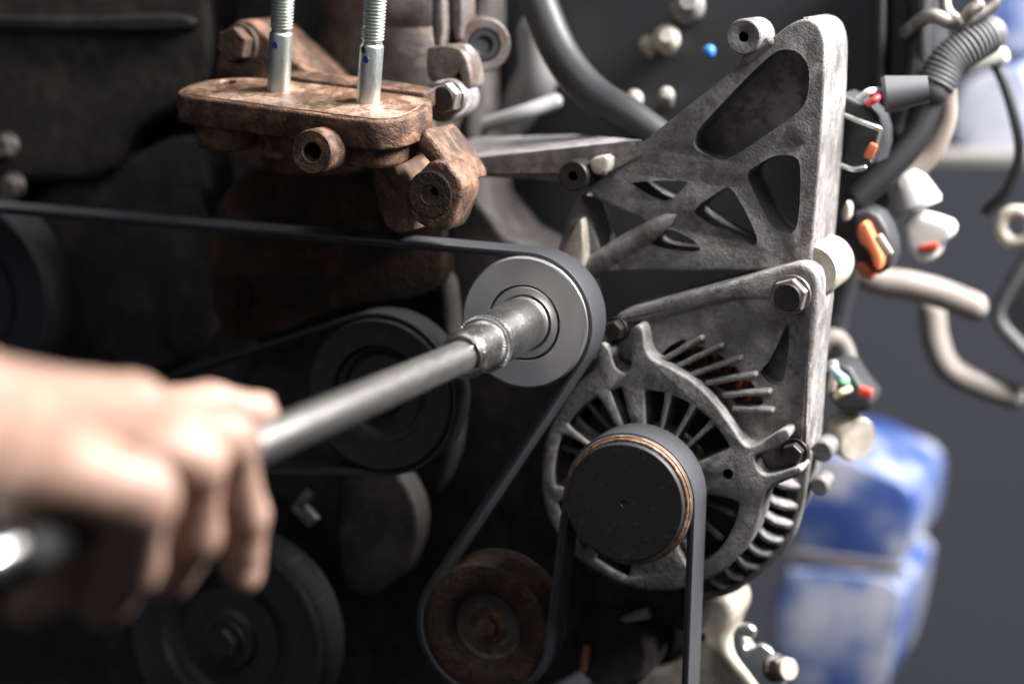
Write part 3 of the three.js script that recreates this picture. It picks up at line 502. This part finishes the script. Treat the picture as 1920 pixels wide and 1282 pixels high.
solo('coolant_hose', 'thick black rubber hose curving down behind the webbed bracket', 'hose', tube(px([[985, -120, -150], [1000, -40, -140], [1020, 30, -130], [1058, 112, -120], [1112, 176, -112], [1185, 224, -106], [1290, 300, -105]]), 10.5, 90, 24), M.rubber);
solo('elbow_pipe', 'grey plastic pipe elbow behind the black hose', 'pipe', tube(px([[905, 262, -195], [940, 236, -195], [985, 180, -190], [1010, 130, -185], [1010, 60, -185]]), 13, 40, 24), M.plain(0.28, 0.28, 0.29, 0.55));
solo('vacuum_pipe', 'thin grey pipe lying below the plastic elbow', 'pipe', tube(px([[820, 262, -150], [900, 238, -150], [980, 212, -150], [1040, 190, -160]]), 4.6, 30, 16), M.plain(0.3, 0.3, 0.31, 0.5));
// dark things inside the bay
{
  const o = thing('intake_manifold', 'matt black plastic intake manifold with upright ribs behind the webbed bracket', 'manifold');
  part('body', plate([[880, -200], [1760, -200], [1765, 290], [1640, 420], [1580, 560], [1560, 760], [880, 760]], -210, 40, { round: 1, bevel: 8 }), M.blackPlastic, o);
  for (const x of [1640, 1715]) part('rib', plate([[x, -120], [x + 22, -120], [x + 18, 210], [x - 2, 215]], -190, 24, { round: 1, bevel: 3 }), M.blackPlastic, o);
}
for (const [x, y, z, r, m, l] of [[1250, 72, -176, 8, 'castPale', 'round bright metal knob beside a smaller one in the dark bay'], [1216, 82, -178, 5, 'castPale', 'small bright metal knob next to the larger round one'], [1190, 185, -172, 5, 'castPale', 'bright round fitting lying between hose and webbed bracket'], [1250, 178, -172, 4.5, 'castPale', 'pale fitting pressed against the upper edge of the webbed bracket'], [1290, 10, -180, 10, 'cast', 'grey cast lump at the head of the dark bay']])
  solo('metal_fitting', l, 'fitting', turn([[0, -42], [r * 0.6, -42], [r * 0.6, -r], [r, -r * 0.6], [r, r * 0.5], [r * 0.6, r], [r * 0.45, r * 1.3], [0, r * 1.3]], U(x, y, z), V3(0.25, 0.2, 0.95), 32), M[m]);
solo('blue_clip', 'small bright blue plastic clip in the dark gap beside the bracket ear', 'clip', box(7, 7, 6, 2.9).translate(...U(1330, 96, -168).toArray()), M.plain(0.05, 0.22, 0.7, 0.4));

// ------------------------------------------------------------------ the other pulleys
function groovedPulley(name, label, c, R, w, face, extra) {
  const o = thing(name, label, 'pulley'), p = [[R * 0.55, face - 6], [R * 0.62, face - 5], [R * 0.66, face - 1.5], [R * 0.9, face - 1], [R * 0.97, face - 0.4], [R, face - 1.2], [R, face - 3]];
  for (let i = 0; i < 6; i++) { const a = face - 4 - (w - 6) * i / 6, b = (w - 6) / 6; p.push([R - 0.3, a], [R - 3, a - b * 0.45], [R - 3, a - b * 0.55], [R - 0.3, a - b * 0.95]); }
  p.push([R, face - w], [R * 0.7, face - w - 1]);
  part('rim', turn(p, V3(c.x, c.y, 0), Z, 110, 0.5), extra?.mat ?? M.blackPaint, o);
  part('face', turn([[R * 0.56, face - 5.6], [R * 0.5, face - 8], [R * 0.3, face - 7], [R * 0.26, face - 3.5], [0, face - 3.5]], V3(c.x, c.y, 0), Z, 72), extra?.mat ?? M.blackPaint, o);
  bolt('centre_bolt', '', V3(c.x, c.y, (face - 4) * MM), { flange: R * 0.2, fh: 2, hex: R * 0.15, hh: 6, mat: M.darkBolt, parent: o });
  part('shaft', turn([[0, face - w], [12, face - w], [12, -125], [0, -125]], V3(c.x, c.y, 0), Z, 32), M.iron, o);
  return o;
}
const PUMP = U(708, 742, -26), CRANK = U(418, 1205, -16), AC = U(-75, 560, -30);
groovedPulley('water_pump_pulley', 'black water pump pulley behind the steel extension bar', PUMP, 42.5, 24, -26);
groovedPulley('crank_pulley', 'large black grooved crankshaft pulley below the hand', CRANK, 62, 30, -16);
groovedPulley('compressor_pulley', 'black grooved compressor pulley above the back of the hand', AC, 60, 30, -30, { mat: M.rubber });
solo('pump_belt', 'dull black belt looped round the water pump pulley behind the bar', 'belt', beltGeo(beltPath(flat(U(-300, 905, -28)), [[PUMP, 43.5, 1]], flat(U(-300, 880, -28))), -28, 20, 5), M.rubber);
solo('metal_clip', 'small bent bright metal clip above the crankshaft pulley', 'clip', (() => { const a = box(16, 9, 4, 1), b = box(6, 12, 5, 1); a.rotateZ(-0.75); b.translate(-0.006, 0.008, 0.001); b.rotateZ(-0.75); const g = mergeGeometries([a, b]); g.translate(...U(572, 962, -40).toArray()); return g; })(), M.steelBolt);
// ------------------------------------------------------------------ low right: pump casting, hook, reservoir
{
  const o = thing('pump_casting', 'pale cast pump body with a round knob top under the alternator', 'casting');
  part('body', plate([[1290, 1160], [1308, 1128], [1330, 1113], [1360, 1116], [1378, 1140], [1378, 1165], [1364, 1190], [1360, 1212], [1378, 1240], [1410, 1275], [1450, 1340], [1270, 1340], [1180, 1340], [1100, 1340], [1080, 1290], [1180, 1262], [1280, 1240]], -95, 40, { bevel: 5, round: 2, worldHoles: [disc(U(1316, 1194, -95).x, U(1316, 1194, -95).y, 7.5)] }), M.castPale, o);
  part('bore', turn([[0, -30], [7.4, -30], [7.6, -1]], U(1316, 1194, -95), Z, 30), M.rustDark, o);
  for (const [x, y] of [[1172, 1252], [1196, 1250]]) part('small_stud', turn([[0, 0], [2.4, 0], [3, 1], [3, 9], [2.4, 10], [0, 10]], U(x, y + 14, -92), V3(0, 1, 0.1), 20), M.castPale, o);
}
{
  const o = thing('lifting_hook', 'bright zinc plated hook plate bolted below the alternator', 'hook');
  part('hook_plate', plate([[1372, 1192], [1382, 1174], [1402, 1170], [1418, 1182], [1416, 1196], [1402, 1198], [1394, 1192], [1392, 1204], [1400, 1218], [1414, 1216], [1424, 1206], [1446, 1218], [1456, 1240], [1480, 1300], [1440, 1310], [1400, 1256], [1376, 1226]], -92, 5, { bevel: 1.3, round: 2 }), M.zinc, o);
  bolt('hook_bolt', '', U(1452, 1252, -92), { dir: V3(0.75, 0.25, 0.62), flange: 8, fh: 3, hex: 7, hh: 7, boss: 6.2, bh: 5, mat: M.steelBolt, bossMat: M.castPale, parent: o });
}
{
  const o = thing('reservoir_cap', 'round reservoir with a dark rim and a pale glossy wall beside the belt', 'reservoir');
  const c = U(1290, 1178, -140);
  part('wall', turn([[0, -30], [17, -30], [17, 16], [16, 18], [0, 18]], c, V3(-0.3, 0.1, 1), 48), M.plain(0.62, 0.68, 0.64, 0.3), o);
  part('dark_rim', turn([[16.5, 12], [19.5, 12], [20, 14], [20, 19], [19, 20], [16.5, 20]], c, V3(-0.3, 0.1, 1), 48), M.blackPlastic, o);
}
{
  const o = thing('power_steering_pump', 'dark pump body with an orange stained slit below the alternator pulley', 'pump');
  part('body', turn([[0, 0], [20, 0], [24, -4], [25, -40], [0, -40]], U(1145, 1222, -70), Z, 48), M.iron, o);
  part('cover', plate([[1080, 1060], [1210, 1080], [1300, 1110], [1300, 1200], [1230, 1160], [1170, 1190], [1090, 1200]], -78, 20, { bevel: 4 }), M.iron, o);
  part('stained_slit', (() => { const g = box(4, 16, 3, 1.2); g.rotateZ(-0.15); g.translate(...U(1098, 1235, -68).toArray()); return g; })(), M.plain(0.45, 0.2, 0.07, 0.5), o);
  part('bright_lever', (() => { const A = U(1160, 1164, -72), B = U(1230, 1144, -72); return turn([[0, 0], [1.4, 0], [3, 12], [3.2, 19], [0, 20]], A, B.sub(A), 16); })(), M.castPale, o);
}
// ------------------------------------------------------------------ right: wiring, connectors, pipes
{
  const o = thing('sensor_connector', 'black wire connector with white and red wires and a silver spring clip', 'connector');
  part('housing', plate([[1560, 165], [1640, 205], [1656, 260], [1640, 320], [1562, 310]], -120, 36, { round: 1, bevel: 3 }), M.blackPlastic, o);
  part('spring_clip', tube(px([[1560, 205, -114], [1600, 222, -114], [1636, 236, -116], [1652, 244, -118], [1648, 268, -118], [1636, 300, -118]]), 1.5, 40, 10), M.zinc, o);
  part('lower_clip', tube(px([[1574, 308, -114], [1600, 317, -114], [1622, 314, -116]]), 1.4, 20, 10), M.zinc, o);
  part('latch', (() => { const g = box(5, 9, 4, 1.5); g.rotateZ(-0.4); g.translate(...U(1634, 283, -112).toArray()); return g; })(), M.plain(0.5, 0.12, 0.05, 0.5), o);
  part('white_wire', tube(px([[1612, 184, -116], [1630, 172, -114], [1652, 170, -122]]), 2, 16, 10), M.plain(0.7, 0.68, 0.64, 0.5), o);
  part('red_wire', tube(px([[1630, 194, -114], [1642, 186, -112], [1662, 172, -122]]), 2, 16, 10), M.plain(0.65, 0.05, 0.06, 0.45), o);
  part('sleeve', turn([[0, 0], [9, 0], [10, 2], [7, 24], [0, 24]], U(1656, 178, -122), V3(1, 0.15, -0.2), 28), M.greyPlastic, o);
}
{
  const o = thing('wiring_conduit', 'grey corrugated wiring conduit running down beside the bracket', 'conduit');
  const P = px([[1858, 62, -200], [1815, 88, -190], [1778, 118, -185], [1752, 165, -180]]), c = new THREE.CatmullRomCurve3(P);
  part('tube', tube(P, 9.5, 40, 20), M.greyPlastic, o);
  for (let i = 1; i < 18; i++) { const t = i / 18, g = new THREE.TorusGeometry(9.6 * MM, 1.3 * MM, 8, 24); g.applyQuaternion(new THREE.Quaternion().setFromUnitVectors(Z, c.getTangent(t))); const q = c.getPoint(t); g.translate(q.x, q.y, q.z); part('ridge', finish(g, 0), M.greyPlastic, o); }
}
for (const [pts, r, m, l] of [
  [[[1750, 150, -185], [1742, 200, -182], [1715, 262, -176], [1668, 318, -168], [1610, 372, -160]], 7.5, M.rubber, 'glossy black cable hanging from the end of the grey conduit'],
  [[[1772, 172, -196], [1770, 225, -200], [1745, 285, -200], [1700, 330, -196]], 7, M.plain(0.30, 0.25, 0.22, 0.6), 'tan rubber hose hanging behind the glossy black cable'],
  [[[1720, -40, -200], [1722, 60, -200], [1712, 160, -190], [1690, 250, -180]], 6, M.rubber, 'straight black cable beside the ribbed manifold'],
  [[[1862, 110, -260], [1885, 160, -260], [1905, 230, -260], [1912, 290, -265], [1890, 355, -270], [1850, 395, -280]], 3.2, M.rubber, 'thin black cable bowing out below the white plug']])
  solo('cable', l, 'cable', tube(px(pts), r, 60, 16), m);
solo('hose_clamp', 'shiny bent steel hose clamp at the head of the grey conduit', 'clamp', mergeGeometries([tube(px([[1700, 60, -195], [1745, 30, -185], [1790, 42, -185], [1830, 30, -190], [1862, 6, -195], [1858, -30, -195]]), 4.2, 50, 12), tube(px([[1770, -30, -190], [1776, 20, -186], [1800, 40, -184]]), 3.4, 20, 12), tube(px([[1836, 10, -186], [1820, 22, -184], [1806, 46, -186]]), 3.4, 20, 12)]), M.steelBolt);
solo('white_plug', 'white plastic plug at the end of the thin black cable', 'plug', (() => { const a = box(26, 9, 10, 3), b = box(12, 16, 10, 3); b.translate(0, 0.009, 0); const g = mergeGeometries([a, b]); g.rotateZ(0.28); g.translate(...U(1850, 112, -258).toArray()); return g; })(), M.plain(0.72, 0.7, 0.66, 0.4));
solo('round_screw', 'pale round screw head under the tan hose', 'screw', turn([[0, -4], [5, -4], [6.2, 0], [5, 4], [0, 5]], U(1702, 346, -190), V3(0.3, 0.3, 0.9), 28), M.castPale);
{
  const o = thing('fuse_holder', 'orange fuse in a dark glossy holder beside the webbed bracket', 'fuse holder');
  part('holder', plate([[1590, 400], [1640, 390], [1672, 440], [1676, 500], [1640, 520], [1602, 500]], -150, 26, { round: 1, bevel: 3 }), M.blackPlastic, o);
  part('fuse', plate([[1606, 424], [1624, 414], [1636, 440], [1656, 482], [1652, 506], [1640, 508], [1630, 470], [1608, 452]], -140, 12, { round: 1, bevel: 1.5 }), M.plain(0.75, 0.2, 0.08, 0.4), o);
  part('lower_fuse', plate([[1600, 496], [1616, 490], [1640, 512], [1636, 526], [1612, 520]], -142, 12, { round: 1, bevel: 1.5 }), M.plain(0.4, 0.12, 0.06, 0.5), o);
  part('bright_contact', (() => { const g = box(5, 13, 4, 1.5); g.rotateZ(0.6); g.translate(...U(1658, 460, -134).toArray()); return g; })(), M.castPale, o);
  part('side_tab', plate([[1574, 400], [1586, 376], [1596, 384], [1594, 410], [1582, 418]], -140, 8, { round: 1 }), M.castPale, o);
}
{
  const o = thing('relay', 'white plastic relay with a red mark next to the orange fuse', 'relay');
  part('body', plate([[1690, 420], [1712, 400], [1760, 412], [1786, 424], [1784, 446], [1762, 462], [1756, 486], [1730, 500], [1706, 480], [1696, 450]], -190, 24, { round: 1, bevel: 3 }), M.plain(0.75, 0.73, 0.7, 0.4), o);
  part('red_mark', (() => { const g = box(11, 4, 3, 1); g.rotateZ(0.25); g.translate(...U(1742, 464, -189).toArray()); return g; })(), M.plain(0.6, 0.06, 0.04, 0.4), o);
  part('collar', turn([[0, 0], [14, 0], [15, 3], [10, 22], [0, 22]], U(1722, 392, -196), V3(-0.4, 0.9, 0), 28), M.plain(0.45, 0.45, 0.46, 0.5), o);
}
for (const [pts, r, l] of [
  [[[1600, 500, -250], [1650, 527, -250], [1705, 535, -252], [1765, 550, -256], [1826, 574, -260]], 9, 'thick beige metal pipe with an open end beside the alternator'],
  [[[1748, 580, -330], [1756, 640, -330], [1782, 692, -330], [1840, 722, -335], [1900, 742, -340]], 8.5, 'bent beige metal pipe below the thick open ended one']])
  solo('fuel_pipe', l, 'pipe', tube(px(pts), r, 60, 20), M.plain(0.27, 0.24, 0.22, 0.5));
solo('eye_washer', 'pale metal eye ring hanging at the edge of the bay', 'ring', (() => { const g = new THREE.TorusGeometry(9 * MM, 4.5 * MM, 14, 32); g.translate(...U(1908, 426, -260).toArray()); return finish(g, 0); })(), M.castPale);
{
  const o = thing('battery_tray', 'dark tray with a thin light rim at the edge of the bay', 'tray');
  part('tray', plate([[1905, 520], [1990, 470], [1990, 720], [1880, 620], [1882, 575]], -330, 60, { round: 1, bevel: 3 }), M.blackPlastic, o);
  part('rim', tube(px([[1935, 470, -328], [1905, 520, -328], [1872, 590, -328], [1905, 640, -328], [1960, 690, -328]]), 4.5, 40, 12), M.greyPlastic, o);
}
{
  const o = thing('rear_plug', 'dark plug with blue, green and yellow wires and a red tip behind the alternator', 'plug');
  part('housing', plate([[1540, 690], [1590, 680], [1612, 720], [1640, 750], [1620, 780], [1560, 770]], -150, 30, { round: 1, bevel: 3 }), M.blackPlastic, o);
  part('frame', tube(px([[1536, 700, -142], [1560, 682, -142], [1566, 688, -142], [1560, 730, -142]]), 2.2, 24, 10), M.castPale, o);
  part('blue_wire', tube(px([[1562, 692, -136], [1575, 704, -134], [1586, 712, -138]]), 2.2, 14, 10), M.plain(0.3, 0.45, 0.65, 0.5), o);
  part('green_wire', tube(px([[1570, 706, -135], [1578, 715, -134], [1588, 718, -138]]), 2, 14, 10), M.plain(0.12, 0.35, 0.2, 0.5), o);
  part('yellow_wire', tube(px([[1570, 742, -136], [1578, 736, -134], [1592, 730, -138]]), 2.2, 14, 10), M.plain(0.55, 0.48, 0.3, 0.5), o);
  part('red_tip', (() => { const g = box(8, 6, 6, 2); g.rotateZ(-0.2); g.translate(...U(1624, 735, -142).toArray()); return g; })(), M.plain(0.65, 0.07, 0.05, 0.4), o);
}
solo('vent_hose', 'brown grey rubber hose arching behind the alternator ear', 'hose', tube(px([[1520, 690, -200], [1545, 640, -200], [1575, 640, -205], [1592, 690, -210], [1598, 760, -215]]), 6, 40, 16), M.plain(0.28, 0.25, 0.23, 0.6));
// ------------------------------------------------------------------ blue parts bins beyond the engine
function bin(label, pts, z, t, lip) {
  const o = thing('parts_bin', label, 'bin', 'blue bins beyond the engine');
  part('body', plate(pts, z, t, { round: 1, bevel: 3 }), M.blue, o);
  if (lip) part('dark_lip', plate(lip, z + 3, 10, { round: 1, bevel: 2 }), M.plain(0.12, 0.11, 0.12, 0.6), o);
}
bin('scuffed blue plastic bin with a whitish top, stacked on another blue bin', [[1500, 870], [1560, 846], [1640, 880], [1706, 912], [1722, 950], [1700, 1066], [1580, 1048], [1480, 1036]], -560, 140, [[1478, 1030], [1580, 1044], [1702, 1062], [1698, 1082], [1580, 1066], [1476, 1052]]);
bin('blue plastic bin under the whitish topped one', [[1452, 1066], [1560, 1070], [1700, 1086], [1684, 1200], [1650, 1320], [1450, 1320]], -555, 140);
bin('pale blue bin high on the shelf beside the thin cable', [[1786, 170], [1850, 130], [1935, 120], [1940, 300], [1790, 290]], -620, 120);
bin('deep blue bin at the top corner above the white plug', [[1836, -60], [1960, -60], [1960, 110], [1850, 90]], -700, 120);
solo('shelf_board', 'grey shelf board below the pale blue bin', 'shelf', plate([[1740, 290], [2000, 290], [2000, 316], [1740, 316]], -560, 260, { round: 0, bevel: 2 }), M.plain(0.16, 0.155, 0.15, 0.7));

// ------------------------------------------------------------------ the hand
{
  const J = (a, b, d) => D(a, b, d);
  const bones = [], chain = (pts) => { for (let i = 0; i + 1 < pts.length; i++) bones.push([J(...pts[i]), J(...pts[i + 1]), pts[i][3] * MM, pts[i + 1][3] * MM]); };
  const wrist = [-120, 800, 0.590, 25];
  const I = { mcp: [240, 775, 0.682, 12.2], pip: [420, 828, 0.716, 10.4], dip: [458, 965, 0.738, 8.6], tip: [455, 1072, 0.748, 7.6] };
  const MD = { mcp: [150, 788, 0.664, 12.4], pip: [358, 868, 0.696, 10.8], dip: [362, 1000, 0.712, 9.6], tip: [318, 1082, 0.728, 8.6] };
  const R = { mcp: [35, 862, 0.622, 15], pip: [248, 928, 0.652, 13], dip: [240, 1052, 0.682, 11.4], tip: [196, 1122, 0.702, 10] };
  const P = { mcp: [-25, 895, 0.618, 13], pip: [120, 960, 0.660, 9.4], dip: [120, 1100, 0.690, 7.6], tip: [45, 1140, 0.706, 6.8] };
  const T = { cmc: [60, 810, 0.665, 16], mcp: [235, 790, 0.735, 12], ip: [392, 766, 0.772, 10.2], tip: [482, 777, 0.786, 8.6] };
  const fingers = [I, MD, R, P].map((f) => [f.mcp, f.pip, f.dip, f.tip]); fingers.push([T.cmc, T.mcp, T.ip, T.tip]);
  const cap = (p, a, b, ra, rb) => { const abx = b.x - a.x, aby = b.y - a.y, abz = b.z - a.z, px_ = p[0] - a.x, py_ = p[1] - a.y, pz_ = p[2] - a.z; const t = Math.max(0, Math.min(1, (px_ * abx + py_ * aby + pz_ * abz) / (abx * abx + aby * aby + abz * abz))); return Math.hypot(px_ - abx * t, py_ - aby * t, pz_ - abz * t) - (ra + (rb - ra) * t); };
  const smin = (a, b, k) => { const h = Math.max(k - Math.abs(a - b), 0) / k; return Math.min(a, b) - h * h * k * 0.25; };
  const palm = []; const addP = (a, b, ra, rb) => palm.push([J(...a), J(...b), ra * MM, rb * MM]);
  addP([-420, 760, 0.52], wrist, 30, 25);
  addP(wrist, I.mcp, 20, 12); addP(wrist, MD.mcp, 21, 12.6); addP(wrist, R.mcp, 20, 12.4); addP(wrist, P.mcp, 19, 11.5);
  addP([-10, 815, 0.622], [140, 815, 0.675], 18, 13); addP(I.mcp, MD.mcp, 10.5, 11); addP(MD.mcp, R.mcp, 11, 11); addP(R.mcp, P.mcp, 11, 10.5);
  addP(wrist, T.cmc, 20, 15); addP(T.cmc, I.mcp, 12, 9);
  const fb = fingers.map((c) => { const l = []; for (let i = 0; i < 3; i++) l.push([J(...c[i]), J(...c[i + 1]), c[i][3] * MM, c[i + 1][3] * MM]); return l; });
  // knuckle pads and finger joints a little thicker than the bones
  const pads = []; for (const c of fingers.slice(0, 4)) { pads.push([J(c[1][0], c[1][1], c[1][2] - 0.001), c[1][3] * 1.06 * MM]); }
  const field = (p) => {
    let d = 1; for (const [a, b, ra, rb] of palm) d = smin(d, cap(p, a, b, ra, rb), 0.009);
    for (let k = 0; k < fb.length; k++) { let f = 1; for (const [a, b, ra, rb] of fb[k]) f = smin(f, cap(p, a, b, ra, rb), 0.004); if (pads[k]) { const [c, r] = pads[k]; f = smin(f, Math.hypot(p[0] - c.x, p[1] - c.y, p[2] - c.z) - r, 0.005); } d = smin(d, f, k < 4 ? 0.0042 : 0.006); }
    return d;
  };
  // surface nets
  const all = [...palm.slice(1), ...fb.flat()], lo = V3(9, 9, 9), hi = V3(-9, -9, -9); for (const [a, b, ra, rb] of all) for (const [q, r] of [[a, ra], [b, rb]]) { lo.min(V3(q.x - r - 0.006, q.y - r - 0.006, q.z - r - 0.006)); hi.max(V3(q.x + r + 0.006, q.y + r + 0.006, q.z + r + 0.006)); }
  const fa = palm[0][0], h = 0.0021; lo.min(fa.clone().subScalar(0.02)); hi.max(fa.clone().addScalar(0.02));
  const n = [0, 1, 2].map((k) => Math.ceil((hi.getComponent(k) - lo.getComponent(k)) / h) + 1), S = new Float32Array(n[0] * n[1] * n[2]);
  for (let k = 0, i = 0; k < n[2]; k++) for (let j = 0; j < n[1]; j++) for (let l = 0; l < n[0]; l++, i++) S[i] = field([lo.x + l * h, lo.y + j * h, lo.z + k * h]);
  const idx = (x, y, z) => x + n[0] * (y + n[1] * z), vert = new Map(), pos = [], tri = [];
  const corner = []; for (let c = 0; c < 8; c++) corner.push([c & 1, (c >> 1) & 1, c >> 2]);
  const edges = []; for (let a = 0; a < 8; a++) for (const b of [1, 2, 4]) if (!(a & b)) edges.push([a, a | b]);
  for (let z = 0; z + 1 < n[2]; z++) for (let y = 0; y + 1 < n[1]; y++) for (let x = 0; x + 1 < n[0]; x++) {
    const v = corner.map(([a, b, c]) => S[idx(x + a, y + b, z + c)]); let m = 0; for (let c = 0; c < 8; c++) if (v[c] < 0) m |= 1 << c; if (m === 0 || m === 255) continue;
    let sx = 0, sy = 0, sz = 0, q = 0; for (const [a, b] of edges) if ((v[a] < 0) !== (v[b] < 0)) { const t = v[a] / (v[a] - v[b]); sx += corner[a][0] + (corner[b][0] - corner[a][0]) * t; sy += corner[a][1] + (corner[b][1] - corner[a][1]) * t; sz += corner[a][2] + (corner[b][2] - corner[a][2]) * t; q++; }
    vert.set(idx(x, y, z), pos.length / 3); pos.push(lo.x + (x + sx / q) * h, lo.y + (y + sy / q) * h, lo.z + (z + sz / q) * h);
  }
  for (let z = 1; z + 1 < n[2]; z++) for (let y = 1; y + 1 < n[1]; y++) for (let x = 1; x + 1 < n[0]; x++) {
    const s0 = S[idx(x, y, z)] < 0;
    for (const [dx, dy, dz, q] of [[1, 0, 0, [[0, -1, -1], [0, 0, -1], [0, 0, 0], [0, -1, 0]]], [0, 1, 0, 0], [0, 0, 1, 0]].map((e, k) => k === 0 ? e : k === 1 ? [0, 1, 0, [[-1, 0, -1], [-1, 0, 0], [0, 0, 0], [0, 0, -1]]] : [0, 0, 1, [[-1, -1, 0], [0, -1, 0], [0, 0, 0], [-1, 0, 0]]])) {
      const s1 = S[idx(x + dx, y + dy, z + dz)] < 0; if (s0 === s1) continue;
      const f = q.map(([a, b, c]) => vert.get(idx(x + a, y + b, z + c))); if (f.some((e) => e === undefined)) continue;
      if (s0) tri.push(f[0], f[1], f[2], f[0], f[2], f[3]); else tri.push(f[0], f[2], f[1], f[0], f[3], f[2]);
    }
  }
  const nor = new Float32Array(pos.length), e = 0.0006; for (let i = 0; i < pos.length; i += 3) { const p = [pos[i], pos[i + 1], pos[i + 2]], g = [0, 1, 2].map((k) => { const a = p.slice(), b = p.slice(); a[k] += e; b[k] -= e; return field(a) - field(b); }), l = Math.hypot(...g) || 1; for (let k = 0; k < 3; k++) nor[i + k] = g[k] / l; }
  let g = new THREE.BufferGeometry(); g.setAttribute('position', new THREE.Float32BufferAttribute(pos, 3)); g.setAttribute('normal', new THREE.BufferAttribute(nor, 3)); g.setIndex(tri);
  // uv in metres, laid over the hand from its own side
  { const uv = new Float32Array(pos.length / 3 * 2); for (let i = 0; i < pos.length / 3; i++) { uv[2 * i] = pos[3 * i] + 0.5 * pos[3 * i + 2]; uv[2 * i + 1] = pos[3 * i + 1] - 0.3 * pos[3 * i + 2]; } g.setAttribute('uv', new THREE.BufferAttribute(uv, 2)); }
  const person = thing('person', 'bare hand gripping the extension bar, thumb laid along it', 'hand');
  part('hand', g, M.skin, person);
  const nail = (c, a, side, w, l) => { const A = J(...c), B = J(...a), ax = A.clone().sub(B).normalize(), out = side.clone().addScaledVector(ax, -side.dot(ax)).normalize(), s = new THREE.SphereGeometry(1, 20, 12); s.scale(w * MM, l * MM, 1.1 * MM); const m = new THREE.Matrix4().makeBasis(ax.clone().cross(out).normalize(), ax, out).setPosition(A.clone().addScaledVector(out, (c[3] - 0.7) * MM).addScaledVector(ax, -0.5 * MM)); s.applyMatrix4(m); part('nail', finish(s, 0), M.nail, person); };
  const toCam = CAMP.clone().sub(J(...I.tip)).normalize(), upv = V3(0, 1, 0);
  nail(I.tip, I.dip, toCam.clone().add(V3(0.5, 0, 0)), 3.8, 5); nail(T.tip, T.ip, upv.clone().add(toCam.clone().multiplyScalar(0.2)), 4.4, 5.5);
}
renderer.render(scene, camera);
